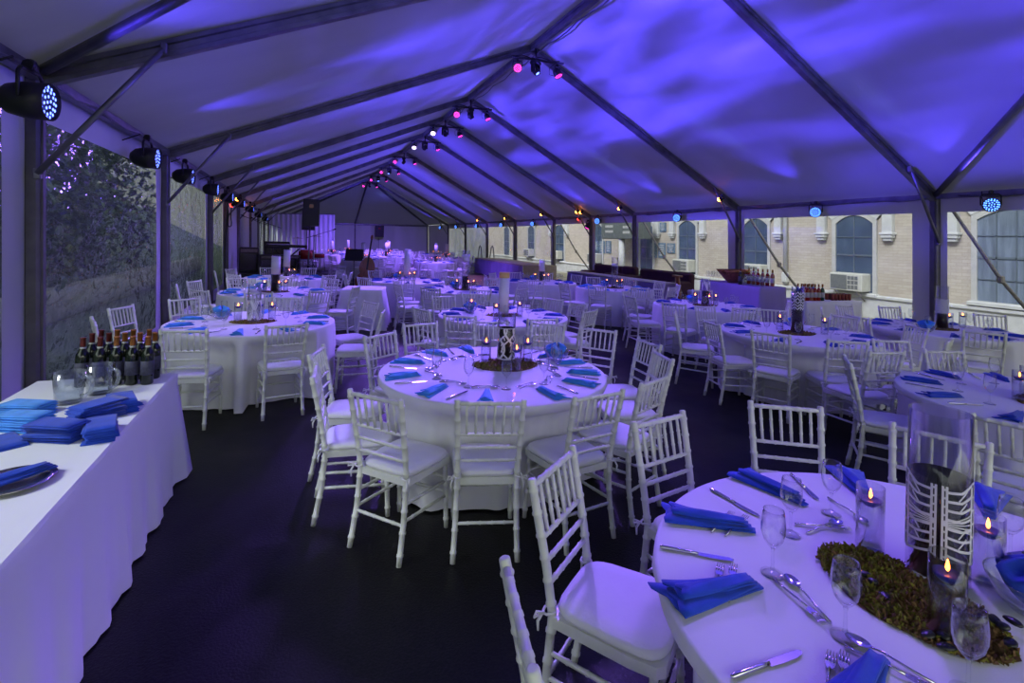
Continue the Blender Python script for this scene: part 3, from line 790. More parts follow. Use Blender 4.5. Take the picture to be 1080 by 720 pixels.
# ---- tall vases with a paper cut-out sleeve
def strip(mb, path, r, w, t=.0016):
    """flat paper strip on a cylinder; path = (angle, z)"""
    pts = []
    # resample
    for (a0, z0), (a1, z1) in zip(path[:-1], path[1:]):
        n = max(1, int(abs(a1-a0)/.12))
        for i in range(n): pts.append((a0+(a1-a0)*i/n, z0+(z1-z0)*i/n))
    pts.append(path[-1]); o = len(mb.v)
    for i, (a, z) in enumerate(pts):
        p0, p1 = pts[max(0, i-1)], pts[min(len(pts)-1, i+1)]
        dx, dz = (p1[0]-p0[0])*r, p1[1]-p0[1]; L = math.hypot(dx, dz) or 1; nx, nz = -dz/L*w/2, dx/L*w/2
        for s in (-1, 1):
            aa, zz = a+s*nx/r, z+s*nz
            for rr in (r, r+t): mb.v.append(Vector((rr*math.cos(aa), rr*math.sin(aa), zz)))
    for i in range(len(pts)-1):
        a, b = o+4*i, o+4*i+4
        for p, q in ((1, 3), (3, 2), (2, 0), (0, 1)): mb.face((a+p, a+q, b+q, b+p))
    mb.face((o, o+2, o+3, o+1)); e = o+4*(len(pts)-1); mb.face((e, e+1, e+3, e+2))
def vase(kind, r, H, z0, z1, dark0, facing, label):
    """facing: world angle the pattern's middle looks towards"""
    t = thing('tall_vase', label, 'vase')
    mb = MB(); mb.lathe([(0, 0), (r, 0), (r, H), (r-.003, H), (r-.003, .012), (0, .012)], 36); build(mb, 'glass_cylinder', GLASS, t)
    ri = r-.006
    if dark0 is not None:
        mb = MB(); mb.lathe([(0, .0125), (ri, .0125), (ri, dark0), (ri-.0015, dark0), (ri-.0015, .02), (0, .02)], 32); build(mb, 'dark_sleeve', SLEEVE, t)
    mb = MB(); rr = r+.0006; F = facing
    if kind == 'butterfly':
        for s in (-1, 1):
            for rep in (0, PI):
                A = F+rep
                for k in (.10, .22): strip(mb, [(A+s*k, z0+.01), (A+s*k, z1-.01)], rr, .006)
                for i in range(9): strip(mb, [(A+s*.10, z0+.02+(z1-z0-.04)*i/8), (A+s*.22, z0+.02+(z1-z0-.04)*i/8)], rr, .006)
                for i in range(8):
                    zc = (z0+z1)/2; za = zc+(i-3.5)*.012; zb = zc+(i-3.5)*.034
                    strip(mb, [(A+s*.22, zc+(i-3.5)*.027), (A+s*.7, zc+(i-3.5)*.029-.006), (A+s*1.15, zb)], rr, .0075)
                for i in range(5):
                    zc = (z0+z1)/2; strip(mb, [(A+s*.10, zc+(i-2)*.003), (A+s*.6, zc+(i-2)*.007), (A+s*1.1, zc+(i-2)*.014)], rr, .003)
                strip(mb, [(A+s*1.15, z0+.0), (A+s*1.15, z1-.01)], rr, .008)
                for z in (z0+.05, z0+.08, z1-.05, z1-.085): strip(mb, [(A+s*.6, z), (A+s*.9, z+.03)], rr, .004)
                strip(mb, [(A+s*1.45, z0), (A+s*1.45, z1-.01)], rr, .006)
                for i in range(7): strip(mb, [(A+s*1.15, z0+(z1-z0)*i/6), (A+s*1.57, z0+(z1-z0)*i/6)], rr, .005)
    elif kind == 'chevron':
        for k in range(7):
            A = F+k*pi2/7
            for i in range(6):
                z = z0+(z1-z0)*(i+.1)/6; up = 1 if i > 2 else -1
                strip(mb, [(A-.34, z+.018-.014*up), (A, z+.018+.014*up), (A+.34, z+.018-.014*up)], rr, .011)
            strip(mb, [(A+.45, z0), (A+.45, z1)], rr, .006)
    elif kind == 'curl':
        for k in range(6):
            A = F+k*pi2/6+.3
            for s, amp, wd in ((1, .55, .016), (-1, .80, .011)):
                strip(mb, [(A+s*amp*math.sin(pi2*i/14*.8), z0+(z1-z0)*i/14) for i in range(15)], rr, wd)
            for q in range(3):
                zc = z0+(z1-z0)*(.22+.28*q); strip(mb, [(A+.14+.42*i/6, zc+.030*math.sin(PI*i/6)-.02*q) for i in range(7)], rr, .009)
        strip(mb, [(F+.2*i, z0) for i in range(33)], rr, .010); strip(mb, [(F+.2*i, z1) for i in range(33)], rr, .004)
    elif kind == 'leaf':
        for k in range(5):
            A = F+k*pi2/5
            for i in range(6): strip(mb, [(A-.55, z0+.10-.018*i+.1), (A, z0+.04+.018*i+.03), (A+.5, max(z0, z0-.03+.024*i+.03))], rr, .010)
    elif kind == 'xcross':
        for k in range(4):
            A = F+k*pi2/4
            for d in (-.25, 0, .25): strip(mb, [(A-.7+d, z0), (A+.5+d, z1)], rr, .009); strip(mb, [(A+.7+d*.5, z0), (A-.5+d*.5, z1)], rr, .009)
    else:                                                        # plain printed paper wrap
        mb.lathe([(rr-.001, z0), (rr+.0006, z0), (rr+.0006, z1), (rr-.001, z1)], 32)
    build(mb, 'paper_cutout', PAPER, t)
    return t
# ---- moss bed
def moss(rx, ry, n, seed, hole=None):
    """hole: (x, y, r) circles kept clear of tufts so glasses can stand in the moss"""
    r = random.Random(seed); mb = MB(); holes = hole or []
    mb.grid(lambda u, v: (rx*v*math.cos(u*pi2)*(1+.06*math.sin(5*u*pi2)), ry*v*math.sin(u*pi2)*(1+.08*math.cos(4*u*pi2)), .002+.0012*(1-v**3)), 24, 5, 0, wrap=True)
    for i in range(n):
        a = r.uniform(0, pi2); q = math.sqrt(r.random())*1.02; x, y = rx*q*math.cos(a), ry*q*math.sin(a)
        if any(math.hypot(x-hx, y-hy) < hr for hx, hy, hr in holes): continue
        h = r.uniform(.012, .030)*(1.1-.4*q); s = r.uniform(.004, .009); mi = 0 if r.random() < .55+.35*math.sin(x*9+y*7) else 1
        dx, dy = r.uniform(-.5, .5)*h*1.4, r.uniform(-.5, .5)*h*1.4; b = r.uniform(0, PI); ox, oy = s*math.cos(b), s*math.sin(b)
        o = len(mb.v); mb.v += [Vector((x-ox, y-oy, .004)), Vector((x+ox, y+oy, .004)), Vector((x+dx+ox*.4, y+dy+oy*.4, h)), Vector((x+dx-ox*.4, y+dy-oy*.4, h*.9))]
        mb.face((o, o+1, o+2, o+3), mi)
    return mb
def pebble(seed):
    r = random.Random(seed); mb = MB(); a, b, c = r.uniform(.014, .024), r.uniform(.010, .015), r.uniform(.006, .010)
    mb.grid(lambda u, v: (a*math.cos(u*pi2)*math.sin(v*PI)*(1+.1*math.sin(3*u*pi2)), b*math.sin(u*pi2)*math.sin(v*PI), c-c*math.cos(v*PI)), 12, 7, wrap=True)
    return tag(build(mb, 'pebble', STONE), '', 'stone')
PEB = [Proto(pebble(i)) for i in range(3)]
# ---- bread bowl with a bunched blue napkin
def breadbowl():
    t = tag(build(MB().lathe([(0, 0), (.055, 0), (.085, .03), (.108, .075), (.112, .09), (.108, .09), (.103, .074), (.08, .033), (.05, .006), (0, .006)], 28), 'bread_bowl', BASKETM), '', 'bowl')
    return t
BOWL = Proto(breadbowl())
def bunched(seed, m, s=1.0):
    r = random.Random(seed); mb = MB(); ph = [r.uniform(0, 6.28) for _ in range(4)]
    def fn(u, v):
        a = u*pi2; q = math.sin(v*PI*.5)
        R = (.025+.066*q)*(1+.22*math.sin(5*a+ph[0]+2*v)+.13*math.sin(3*a+ph[1]))
        R = min(R, .05+.05*q)
        z = .012+.15*v*(1-.25*v)+.022*math.sin(4*a+ph[2])*v
        if v > .75: R *= (1-(v-.75)*3.2)
        return (s*R*math.cos(a), s*R*math.sin(a), s*z)
    mb.grid(fn, 36, 12, wrap=True)
    return tag(build(mb, 'bunched_napkin', m), '', 'napkin')
BUN = Proto(bunched(3, NAPL))

# ---- table and its cloth
def table_thing(r):
    t = thing('round_table', '', 'table')
    build(MB().lathe([(0, .722), (r, .722), (r, .748), (0, .748)], 40), 'tabletop', WOODB, t)
    for i in range(4):
        a = PI/4+i*PI/2; build(MB().tube([(.34*math.cos(a), .34*math.sin(a), 0), (.30*math.cos(a), .30*math.sin(a), .722)], .016, 8), 'leg', STRAP, t)
    return t
TBL = Proto(table_thing(.86))
R0 = .872
def cloth_mb(chairs, seed, n=144, folds=19):
    """chairs: (x, y, yaw) relative to the table's centre; the cloth is pushed in where a seat stands under it"""
    r = random.Random(seed); ph = r.uniform(0, 6.28); p2 = r.uniform(0, 6.28)
    lim = []
    for j in range(n):
        a = pi2*j/n; d = Vector((math.cos(a), math.sin(a))); best = 9
        for cx, cy, yaw in chairs:
            c, s = math.cos(-yaw), math.sin(-yaw)
            ox, oy = -(cx*c-cy*s), -(cx*s+cy*c); dx, dy = d.x*c-d.y*s, d.x*s+d.y*c
            t0, t1 = 0, 9
            for o_, d_, lo, hi in ((ox, dx, -.225, .225), (oy, dy, -.33, .245)):
                if abs(d_) < 1e-9:
                    if o_ < lo or o_ > hi: t0 = 99
                    continue
                u, v = sorted(((lo-o_)/d_, (hi-o_)/d_)); t0, t1 = max(t0, u), min(t1, v)
            if t0 < t1: best = min(best, t0)
        lim.append(best)
    lim2 = [min(lim[(j+k) % n] for k in range(-2, 3))-.012 for j in range(n)]
    lim3 = [sum(lim2[(j+k) % n] if lim2[(j+k) % n] < 8 else 1.02 for k in range(-1, 2))/3 for j in range(n)]
    lim2 = [min(a, b) for a, b in zip(lim2, lim3)]
    mb = MB(); Z = .757
    rows = [(0, Z), (.3, Z), (.6, Z), (.80, Z), (R0-.012, Z), (R0-.003, Z-.003), (R0, Z-.012)]
    low = [.71, .66, .60, .54, .48, .40, .30, .20, .10, .012]
    o = len(mb.v); nr = len(rows)+len(low)
    for rr, z in rows:
        for j in range(n):
            a = pi2*j/n; mb.v.append(Vector((rr*math.cos(a), rr*math.sin(a), z)))
    for z in low:
        k = (.745-z)/.73
        for j in range(n):
            a = pi2*j/n
            f = math.sin(folds*a+ph)+.5*math.sin((folds*2-9)*a+p2)+.35*math.sin(7*a+p2)
            R = R0+.012*k+.052*k**.75*(f*.62+.42)
            if lim2[j] < R+.3:
                w = min(1, max(0, (.718-z)/.13)); w = w*w*(3-2*w)
                R = min(R, R*(1-w)+(lim2[j]-.02+.010*f)*w) if lim2[j] < R else R
            mb.v.append(Vector((R*math.cos(a), R*math.sin(a), z)))
    for i in range(nr-1):
        for j in range(n): mb.face((o+i*n+j, o+i*n+(j+1) % n, o+(i+1)*n+(j+1) % n, o+(i+1)*n+j), 0, True)
    return mb
# ================================================================== TABLES AND CHAIRS
HOURS = ['twelve', 'one', 'two', 'three', 'four', 'five', 'six', 'seven', 'eight', 'nine', 'ten', 'eleven']
USED = {}
def clock(key, cx, cy, x, y):
    """position round a table read as a clock face, twelve being farthest from the camera"""
    base = math.atan2(cy, cx); a = (base-math.atan2(y-cy, x-cx)) % pi2
    k = int(round(a/pi2*24)) % 24
    used = USED.setdefault(key, set())
    for d in (0, 1, -1, 2, -2, 3, -3, 4, -4, 5, -5, 6, -6):
        q = (k+d) % 24
        if q not in used: k = q; break
    used.add(k)
    return ("%s o'clock" % HOURS[k//2]) if k % 2 == 0 else ('half past %s' % HOURS[k//2])
def nclock(item, key, name, cx, cy, x, y, prep='on'):
    return '%s at %s %s %s, twelve being farthest' % (item, clock((key, item), cx, cy, x, y), prep, name)

HZ = .758                                                         # height of the cloth above the floor
CENTRES = [(1.75, .85), (1.36, 3.72), (-.53, 6.45), (-.45, 9.65), (-.35, 12.75), (5.55, 4.38), (8.05, 4.15), (4.84, 1.85), (6.45, 6.85), (6.6, 9.85), (5.55, 11.5), (2.5, 6.4), (3.0, 9.75), (2.25, 11.9),
           (5.2, 21), (2.4, 22.5), (3.9, 26), (6.9, 25.6), (1.4, 27.5), (4.7, 30.3), (7.6, 30.6), (2.6, 32.5), (5.4, 35.3)]
ALLCH = []
class Table:
    def __init__(s, key, cx, cy, name): s.key, s.cx, s.cy, s.name, s.chairs = key, cx, cy, name, []
    def d(s): return math.hypot(s.cx, s.cy)
    def chair_xy(s, x, y, fa):
        s.chairs.append((x, y, fa-PI/2)); ALLCH.append((x, y))
    def chair_px(s, p, q, k=.6):
        A, B = Vector(ground(*p, HB)), Vector(ground(*q, HB)); m = (A+B)/2; c = Vector((s.cx, s.cy))-m
        d = (B-A); n = Vector((-d.y, d.x)).normalized()
        if n.dot(c) < 0: n = -n
        w = d.length; k = k if .24 < w < .5 else .15
        fdir = (n*k+c.normalized()*(1-k)).normalized()
        ctr = m+fdir*.283; off = ctr-Vector((s.cx, s.cy))
        if off.length < .92: ctr = Vector((s.cx, s.cy))+off.normalized()*.92
        s.chair_xy(ctr.x, ctr.y, math.atan2(fdir.y, fdir.x))
    def ring(s, n, phase=0.0, R=1.14, skip=.5, jit=.05, seed=0):
        r = random.Random(seed+hash(s.key) % 97 if False else seed+sum(map(ord, s.key)))
        for i in range(n):
            a = phase+pi2*i/n; x, y = s.cx+R*math.cos(a), s.cy+R*math.sin(a)
            if x > 9.55 or x < -1.68 or any(math.hypot(x-q[0], y-q[1]) < 1.2 for q in CENTRES if abs(q[0]-s.cx)+abs(q[1]-s.cy) > .05) or any(math.hypot(x-q[0], y-q[1]) < .50 for q in ALLCH) or any(math.hypot(x-q[0], y-q[1]) < .78 for q in ((1.1, 10.2), (7.97, 7.2), (7.97, 7.9), (8.7, 6.8), (9.4, 6.8))) or any(math.hypot(x-c[0], y-c[1]) < skip for c in s.chairs): continue
            s.chair_xy(x+r.uniform(-jit, jit)*.5, y+r.uniform(-jit, jit)*.5, a+PI+r.uniform(-jit, jit)*1.6)
    def place_chairs(s):
        for _ in range(12):                                           # nudge neighbours apart along the rim
            for i in range(len(s.chairs)):
                for j in range(i):
                    (x0, y0, a0), (x1, y1, a1) = s.chairs[i], s.chairs[j]; d = math.hypot(x0-x1, y0-y1)
                    if 1e-4 < d < .485: k = (.485-d)/2/d; s.chairs[i] = (x0+(x0-x1)*k, y0+(y0-y1)*k, a0); s.chairs[j] = (x1-(x0-x1)*k, y1-(y0-y1)*k, a1)
        for x, y, yaw in s.chairs:
            D = math.hypot(x, y); lod = 0 if D < 6.6 else (1 if D < 11.5 else 2)
            CH[lod].put(pose(x, y, yaw), nclock('white chiavari chair', s.key, s.name, s.cx, s.cy, x, y, 'of'), 'chairs at '+s.name)
    def place_cloth(s, mesh=None, rot=0, label=''):
        if mesh is None: mesh = cloth_mb([(x-s.cx, y-s.cy, yaw) for x, y, yaw in s.chairs], len(s.key)*7+int(abs(s.cx)*10)).mesh('tablecloth', CLOTH)
        o = link('tablecloth', mesh, None, pose(s.cx, s.cy, rot)); tag(o, label, 'tablecloth', 'white floor-length tablecloths')
        TBL.put(pose(s.cx, s.cy, rot+.4), 'round table hidden under the floor-length white cloth of %s' % s.name, 'round banquet tables')
    def at(s, r, a): return s.cx+r*math.cos(a), s.cy+r*math.sin(a)
    def setting(s, a, nap, lv, rn=.70):
        """lv 2: everything, 1: napkin, goblet and knife, 0: napkin and goblet"""
        G = s.name
        x, y = s.at(rn, a); nap.put(pose(x, y, a+PI/2, HZ), nclock('blue fan-folded napkin', s.key, G, s.cx, s.cy, x, y), 'napkins on '+G)
        x, y = s.at(.50, a+.24); (GB0 if lv > 1 else GB1).put(pose(x, y, a, HZ), nclock('empty stemmed goblet', s.key, G, s.cx, s.cy, x, y), 'goblets on '+G)
        if lv:
            x, y = s.at(.70, a+.25); KN.put(pose(x, y, a+PI/2, HZ), nclock('steel table knife', s.key, G, s.cx, s.cy, x, y), 'knives on '+G)
        if lv > 1:
            x, y = s.at(.49, a-.05); SP.put(pose(x, y, a+.3, HZ), nclock('dessert spoon', s.key, G, s.cx, s.cy, x, y), 'dessert spoons on '+G)
            x, y = s.at(.455, a-.05); FK.put(pose(x, y, a+PI+.3, HZ), nclock('dessert fork', s.key, G, s.cx, s.cy, x, y), 'dessert forks on '+G)
    def candle(s, x, y, h0=.005):
        L = nclock('clear cylinder candle glass', s.key, s.name, s.cx, s.cy, x, y)
        HOLD.put(pose(x, y, rnd.uniform(0, 6), HZ+h0), L, 'candle glasses on '+s.name)
        CAND.put(pose(x, y, rnd.uniform(0, 6), HZ+h0+.205*.66+.0145), nclock('lit floating blue candle', s.key, s.name, s.cx, s.cy, x, y), 'floating candles on '+s.name)
    def centre(s, kind, r, H, z0, z1, dark, vlabel, candles, mossn=260, mlabel=None, mr=(.24, .17), mrot=0, bowl=None, vx=None):
        x, y = vx or (s.cx, s.cy)
        F = math.atan2(-y, -x)
        v = vase(kind, r, H, z0, z1, dark, F, vlabel); v.matrix_world = pose(x, y, 0, HZ+.006)
        for cx, cy in candles: s.candle(cx, cy)
        c, sn = math.cos(-mrot), math.sin(-mrot)
        holes = [((px-x)*c-(py-y)*sn, (px-x)*sn+(py-y)*c, .050 if (px, py) != (x, y) else r+.008) for px, py in list(candles)+[(x, y)]]
        if mossn:
            o = build(moss(mr[0], mr[1], mossn, len(s.key)+int(x*3), holes), 'moss_bed', MOSS, None, pose(x, y, mrot, HZ-.001))
            tag(o, mlabel or 'ring of brown-green moss round the vase on %s' % s.name, 'moss')
        if bowl:
            BOWL.put(pose(bowl[0], bowl[1], 0, HZ), 'glass bread bowl on %s' % s.name); BUN.put(pose(bowl[0], bowl[1], bowl[0]*9, HZ+.008), 'bunched blue napkin standing in the bread bowl on %s' % s.name)

# ---------------------------------------------------- the nearest table (F)
F = Table('F', 1.75, .85, 'the nearest table')
for p, q in (((663, 447.5), (714, 432.5)), ((551, 505), (598, 473)), ((521.7, 593), (544.6, 709)), ((786.7, 423), (861.7, 430)), ((940, 446), (1036.7, 468))): F.chair_px(p, q)
F.chair_xy(3.02, .86, PI)
F.place_chairs(); F.place_cloth(label='white floor-length cloth on the nearest round table, cut by the frame')
def gt(u, v): return ground(u, v, HZ)
def lay(P, u0, v0, u1, v1, label, grp, L=None, h=0.0):
    """lay an item with its -y end at the first point and its +y end at the second"""
    a, b = Vector(gt(u0, v0)), Vector(gt(u1, v1)); m = (a+b)/2; d = b-a
    P.put(pose(m.x, m.y, math.atan2(d.y, d.x)-PI/2, HZ+h), label, grp)
N_ = 'napkins on the nearest table'
lay(NPN, 690, 543, 796, 564, 'deep blue fan napkin lying farthest left on the nearest table', N_)
lay(NPN, 690, 640, 800, 620, 'deep blue fan napkin overhanging the near left rim of the nearest table', N_)
lay(NPN, 772, 500, 846, 536, 'deep blue fan napkin at the back rim, before the empty chair', N_)
lay(NPN, 884, 497, 914, 534, 'deep blue fan napkin behind the left candle glass', N_)
lay(NPN, 1034, 516, 1040, 552, 'deep blue fan napkin behind the right candle glass', N_)
lay(NPN, 880, 762, 915, 712, 'deep blue napkin whose rolled tip shows at the bottom edge', N_)
for u, v, lb in ((808, 607, 'goblet beside the far left napkin, its foot left of the spoons'), (828, 565, 'goblet behind the leftmost goblet, beside the back-left napkin'), (871.5, 543, 'goblet at the back rim of the nearest table'),
                 (884, 675, 'goblet at the near middle, in front of the moss'), (1014, 735, 'goblet cut by the bottom edge, in front of the moss end'), (1061, 590, 'goblet at the frame edge, right of the right candle glass')):
    x, y = gt(u, v); GB0.put(pose(x, y, 0, HZ), 'empty stemmed '+lb, 'goblets on the nearest table')
K_ = 'knives on the nearest table'
lay(KN, 746, 519, 794, 546, 'steel table knife between the two back-left napkins', K_)
lay(KN, 690, 580, 768, 594, 'steel table knife between the two left napkins', K_)
lay(KN, 757, 722, 843, 690, 'steel table knife at the bottom edge of the picture', K_)
lay(KN, 831, 503, 857, 528, 'steel table knife between the back napkins', K_)
lay(KN, 1098, 582, 1052, 590, 'steel table knife at the right frame edge', K_)
K_ = 'spoons and forks on the nearest table'
lay(SP, 868, 660, 826, 614, 'dessert spoon with its bowl up-left, left of the near goblet', K_)
lay(FK, 813, 618, 855, 656, 'dessert fork lying beside the dessert spoon, left of the near goblet', K_)
lay(SP, 966, 720, 905, 686, 'shiny dessert spoon with bright bowl, right of the near goblet foot', K_)
lay(FK, 897, 693, 960, 726, 'dessert fork under the shiny spoon at the bottom edge', K_)
lay(SP, 845, 565, 880, 553, 'dessert spoon left of the left candle glass', K_)
lay(FK, 842, 556, 878, 560, 'dessert fork left of the left candle glass', K_)
lay(SP, 879, 534, 895, 545, 'dessert spoon behind the left candle glass', K_)
for u0, v0, u1, v1, lb in ((746, 632, 752, 606, 'fork whose tines stick out of the near left napkin'), (762, 632, 766, 606, 'second fork whose tines stick out of the near left napkin'),
                           (745, 562, 764, 545, 'fork whose tines stick out of the far left napkin'), (760, 566, 779, 549, 'second fork whose tines stick out of the far left napkin'),
                           (862, 742, 868, 706, 'fork with tines showing at the bottom edge'), (876, 744, 882, 704, 'second fork with tines showing at the bottom edge')):
    lay(FK, u0, v0, u1, v1, lb, 'forks under napkins on the nearest table', h=-.0015 if v0 < 700 else 0)
vx = gt(983, 609); cds = [gt(911.7, 578), gt(1036, 616), gt(991.7, 671)]
F.centre('butterfly', .081, .515, .075, .318, .318, 'tall glass vase with white butterfly-wing cut-out over a dark sleeve, nearest table', cds, 0, vx=vx)
a, b = Vector(gt(872, 580)), Vector(gt(1052, 700)); m = (a+b)/2; d = b-a; ang = math.atan2(d.y, d.x)
def loc(p): 
    c, s_ = math.cos(-ang), math.sin(-ang); return ((p[0]-m.x)*c-(p[1]-m.y)*s_, (p[0]-m.x)*s_+(p[1]-m.y)*c)
o = build(moss(d.length*.52, .165, 4200, 4, [(*loc(vx), .090)]+[(*loc(p), .050) for p in cds]), 'moss_bed', MOSS, None, pose(m.x, m.y, ang, HZ-.001))
tag(o, 'long bed of brown and green moss under the nearest vase', 'moss')
for i, (u, v, lb) in enumerate(((972.5, 678, 'black pebble alone on the cloth before the front candle glass'), (989, 680, 'larger black pebble beside the lone one, below the front candle glass'), (991, 690, 'small black pebble below the front candle glass'),
        (1043, 668, 'black pebble topmost in the cluster at the moss end'), (1052, 676, 'black pebble in the middle of the cluster at the moss end'), (1060, 686, 'black pebble lowest in the cluster at the moss end'), (1063, 670, 'black pebble outermost right of the moss-end cluster'),
        (914, 621, 'black pebble at the near edge of the moss, left of the vase'), (926, 634, 'black pebble at the near moss edge, below the vase'), (905, 612, 'black pebble at the moss edge behind the near goblet'))):
    x, y = gt(u, v); PEB[i % 3].put(pose(x, y, i*1.3, HZ+.001+(.022 if i in (3, 4, 6) else .006)), lb, 'black pebbles on the nearest table')
x, y = gt(1086, 648); BOWL.put(pose(x, y, 0, HZ), 'glass bread bowl at the right frame edge of the nearest table')
o = bunched(8, NAP, 1.0); o.matrix_world = pose(x, y, .4, HZ+.008); o['label'] = 'bunched dark blue napkin in the bread bowl at the right frame edge'

# ---------------------------------------------------- the big middle table (M)
M = Table('M', 1.36, 3.72, 'the big middle table')
for p, q in (((366, 411), (421, 423)), ((475, 418), (542.7, 416.7)), ((597, 416.7), (649, 409)), ((671.7, 403.3), (701, 396.5)), ((687, 368), (705, 377.5)), ((673, 356), (691, 364)), ((615, 345), (645, 348)),
             ((558.7, 338.7), (592, 341.5)), ((496, 338), (533, 338)), ((422.5, 341.7), (456.7, 339)), ((382.5, 355), (416, 349))): M.chair_px(p, q)
M.chair_px((336, 364), (321, 374)); M.chair_px((331, 384), (319, 397))
M.place_chairs(); M.place_cloth(label='white floor-length cloth on the big round table in the middle')
for u, v in ((420, 382), (418, 398), (457, 412), (509, 419), (446, 370), (487, 366), (575, 416), (614, 406), (631, 395), (627, 381), (598, 370)):
    x, y = gt(u, v); M.setting(math.atan2(y-M.cy, x-M.cx), NP, 2)
M.centre('curl', .072, .42, .055, .300, .298, 'clear vase with white scrollwork cut-out on the big middle table', [gt(509, 382), gt(541, 391), gt(553, 382)], 900, bowl=gt(584, 380), mr=(.27, .21), vx=gt(530, 385))

# ---------------------------------------------------- left-hand tables
L1 = Table('L1', -.53, 6.45, 'the wine-side table')
for p, q in (((166.7, 348), (211.7, 346.7)), ((275, 341.7), (316.7, 340)), ((288, 313), (315, 313))): L1.chair_px(p, q)
L1.ring(10, .35); L1.place_chairs(); L1.place_cloth(label='white cloth on the round table behind the wine bottles, by the clear wall')
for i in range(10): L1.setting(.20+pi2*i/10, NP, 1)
L1.centre('xcross', .07, .42, .02, .24, None, 'clear vase with crossed white strips on the wine-side table', [gt(248, 338), gt(284, 337), (L1.cx+.05, L1.cy+.24)], 350, bowl=(L1.cx-.36, L1.cy+.30))
def ringcloth(n):
    return cloth_mb([(1.14*math.cos(pi2*i/n), 1.14*math.sin(pi2*i/n), pi2*i/n+PI/2) for i in range(n)], n, 120).mesh('tablecloth', CLOTH)
RC = {10: ringcloth(10), 9: ringcloth(9), 8: ringcloth(8)}
def std(key, cx, cy, name, n, ph, clabel, vkind, vargs, vlabel, lv=1, nap=None, skip=(), bowl=True, nset=None):
    T = Table(key, cx, cy, name)
    T.ring(n, ph, jit=.03)
    T.chairs = [c for i, c in enumerate(T.chairs) if i not in skip]
    T.place_chairs(); T.place_cloth(RC[n], ph, clabel)
    for i in range(nset or n): T.setting(ph+pi2*i/(nset or n)+.05, nap or NPF, lv)
    toC = math.atan2(-cy, -cx)
    cds = [(cx+.17*math.cos(toC+q), cy+.17*math.sin(toC+q)) for q in (-1.35, .35, 1.75)]
    T.centre(vkind, *vargs, vlabel, cds, 160 if lv else 0, bowl=(cx+.3*math.cos(toC-2.3), cy+.3*math.sin(toC-2.3)) if bowl else None)
    return T
std('L2', -.45, 9.65, 'the second left table', 10, .2, 'white cloth on the second round table along the clear left wall', 'wrap', (.072, .62, .30, .60, .28), 'vase with white wrap over a dark base on the second left table', 1, NP)
std('L3', -.35, 12.75, 'the third left table', 9, .5, 'white cloth on the third round table along the left wall', 'wrap', (.072, .64, .24, .62, .10), 'vase with pale printed wrap on the third left table', 0, NP)

# ---------------------------------------------------- right-hand tables
R1 = Table('R1', 5.55, 4.38, 'the chevron vase table')
for p, q in (((743, 337), (756, 342)), ((792.5, 348), (830, 353)), ((874, 358), (911.7, 360)), ((921.7, 371), (944, 369)), ((802.5, 326), (831, 328)), ((878, 332), (898, 335))): R1.chair_px(p, q)
R1.ring(9, .25, skip=.55); R1.place_chairs(); R1.place_cloth(label='white cloth on the round table carrying the black and white chevron vase')
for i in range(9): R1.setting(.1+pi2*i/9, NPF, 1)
R1.centre('chevron', .07, .56, .28, .50, .50, 'tall vase with black and white chevron sleeve over a dark base', [gt(841, 349), gt(868, 353), (R1.cx-.05, R1.cy+.2)], 420, bowl=(R1.cx+.36, R1.cy+.30))
R3 = Table('R3', 8.05, 4.15, 'the wall-post table')
for p, q in (((1000, 342.5), (1035, 346)), ((1028, 331), (1057, 332)), ((918, 333), (940, 335)), ((926, 323), (947, 323))): R3.chair_px(p, q)
R3.ring(9, .1, skip=.6); R3.place_chairs(); R3.place_cloth(label='white cloth on the round table beside the right wall post')
for i in range(9): R3.setting(.3+pi2*i/9, NPF, 1)
R3.centre('chevron', .07, .58, .20, .40, .22, 'clear vase with small dark checked sleeve on the wall-post table', [gt(988, 343), gt(1000, 346), gt(1014, 345)], 200, bowl=(R3.cx-.50, R3.cy-.08))
G = Table('G', 4.84, 1.85, 'the right-edge table')
for p, q in (((975, 371), (1013, 371)), ((907, 377.5), (913, 385)), ((942.5, 361), (959, 360))): G.chair_px(p, q)
G.chair_xy(3.72, 1.52, .28); G.chair_xy(4.05, 1.02, .8)
G.place_chairs(); G.place_cloth(label='white cloth on the round table cut by the right frame edge')
for i in range(10): G.setting(.15+pi2*i/10, NPF, 1)
G.centre('curl', .07, .42, .05, .28, .05, 'clear vase with white scrollwork on the right-edge table', [(G.cx-.15, G.cy+.1), (G.cx-.12, G.cy-.12), (G.cx+.1, G.cy+.16)], 200)
std('R2', 6.45, 6.85, 'the leaf vase table', 9, .15, 'white cloth on the round table before the purple bar', 'leaf', (.07, .46, .25, .44, .24), 'clear vase with leaf-shaped strips over a dark base, before the bar', 1, NPF)
std('RB2', 6.6, 9.85, 'the lounge counter table', 10, .1, 'white cloth on the round table before the maroon lounge', 'wrap', (.072, .70, .50, .55, .04), 'tall clear vase on the table before the maroon lounge', 1, NP)
std('RB1', 5.55, 11.5, 'the open doorway table', 10, .4, 'white cloth on the round table in line with the open doorway', 'wrap', (.07, .56, .26, .52, .25), 'vase with violet wrap over a dark base, below the open doorway', 0, NPF)
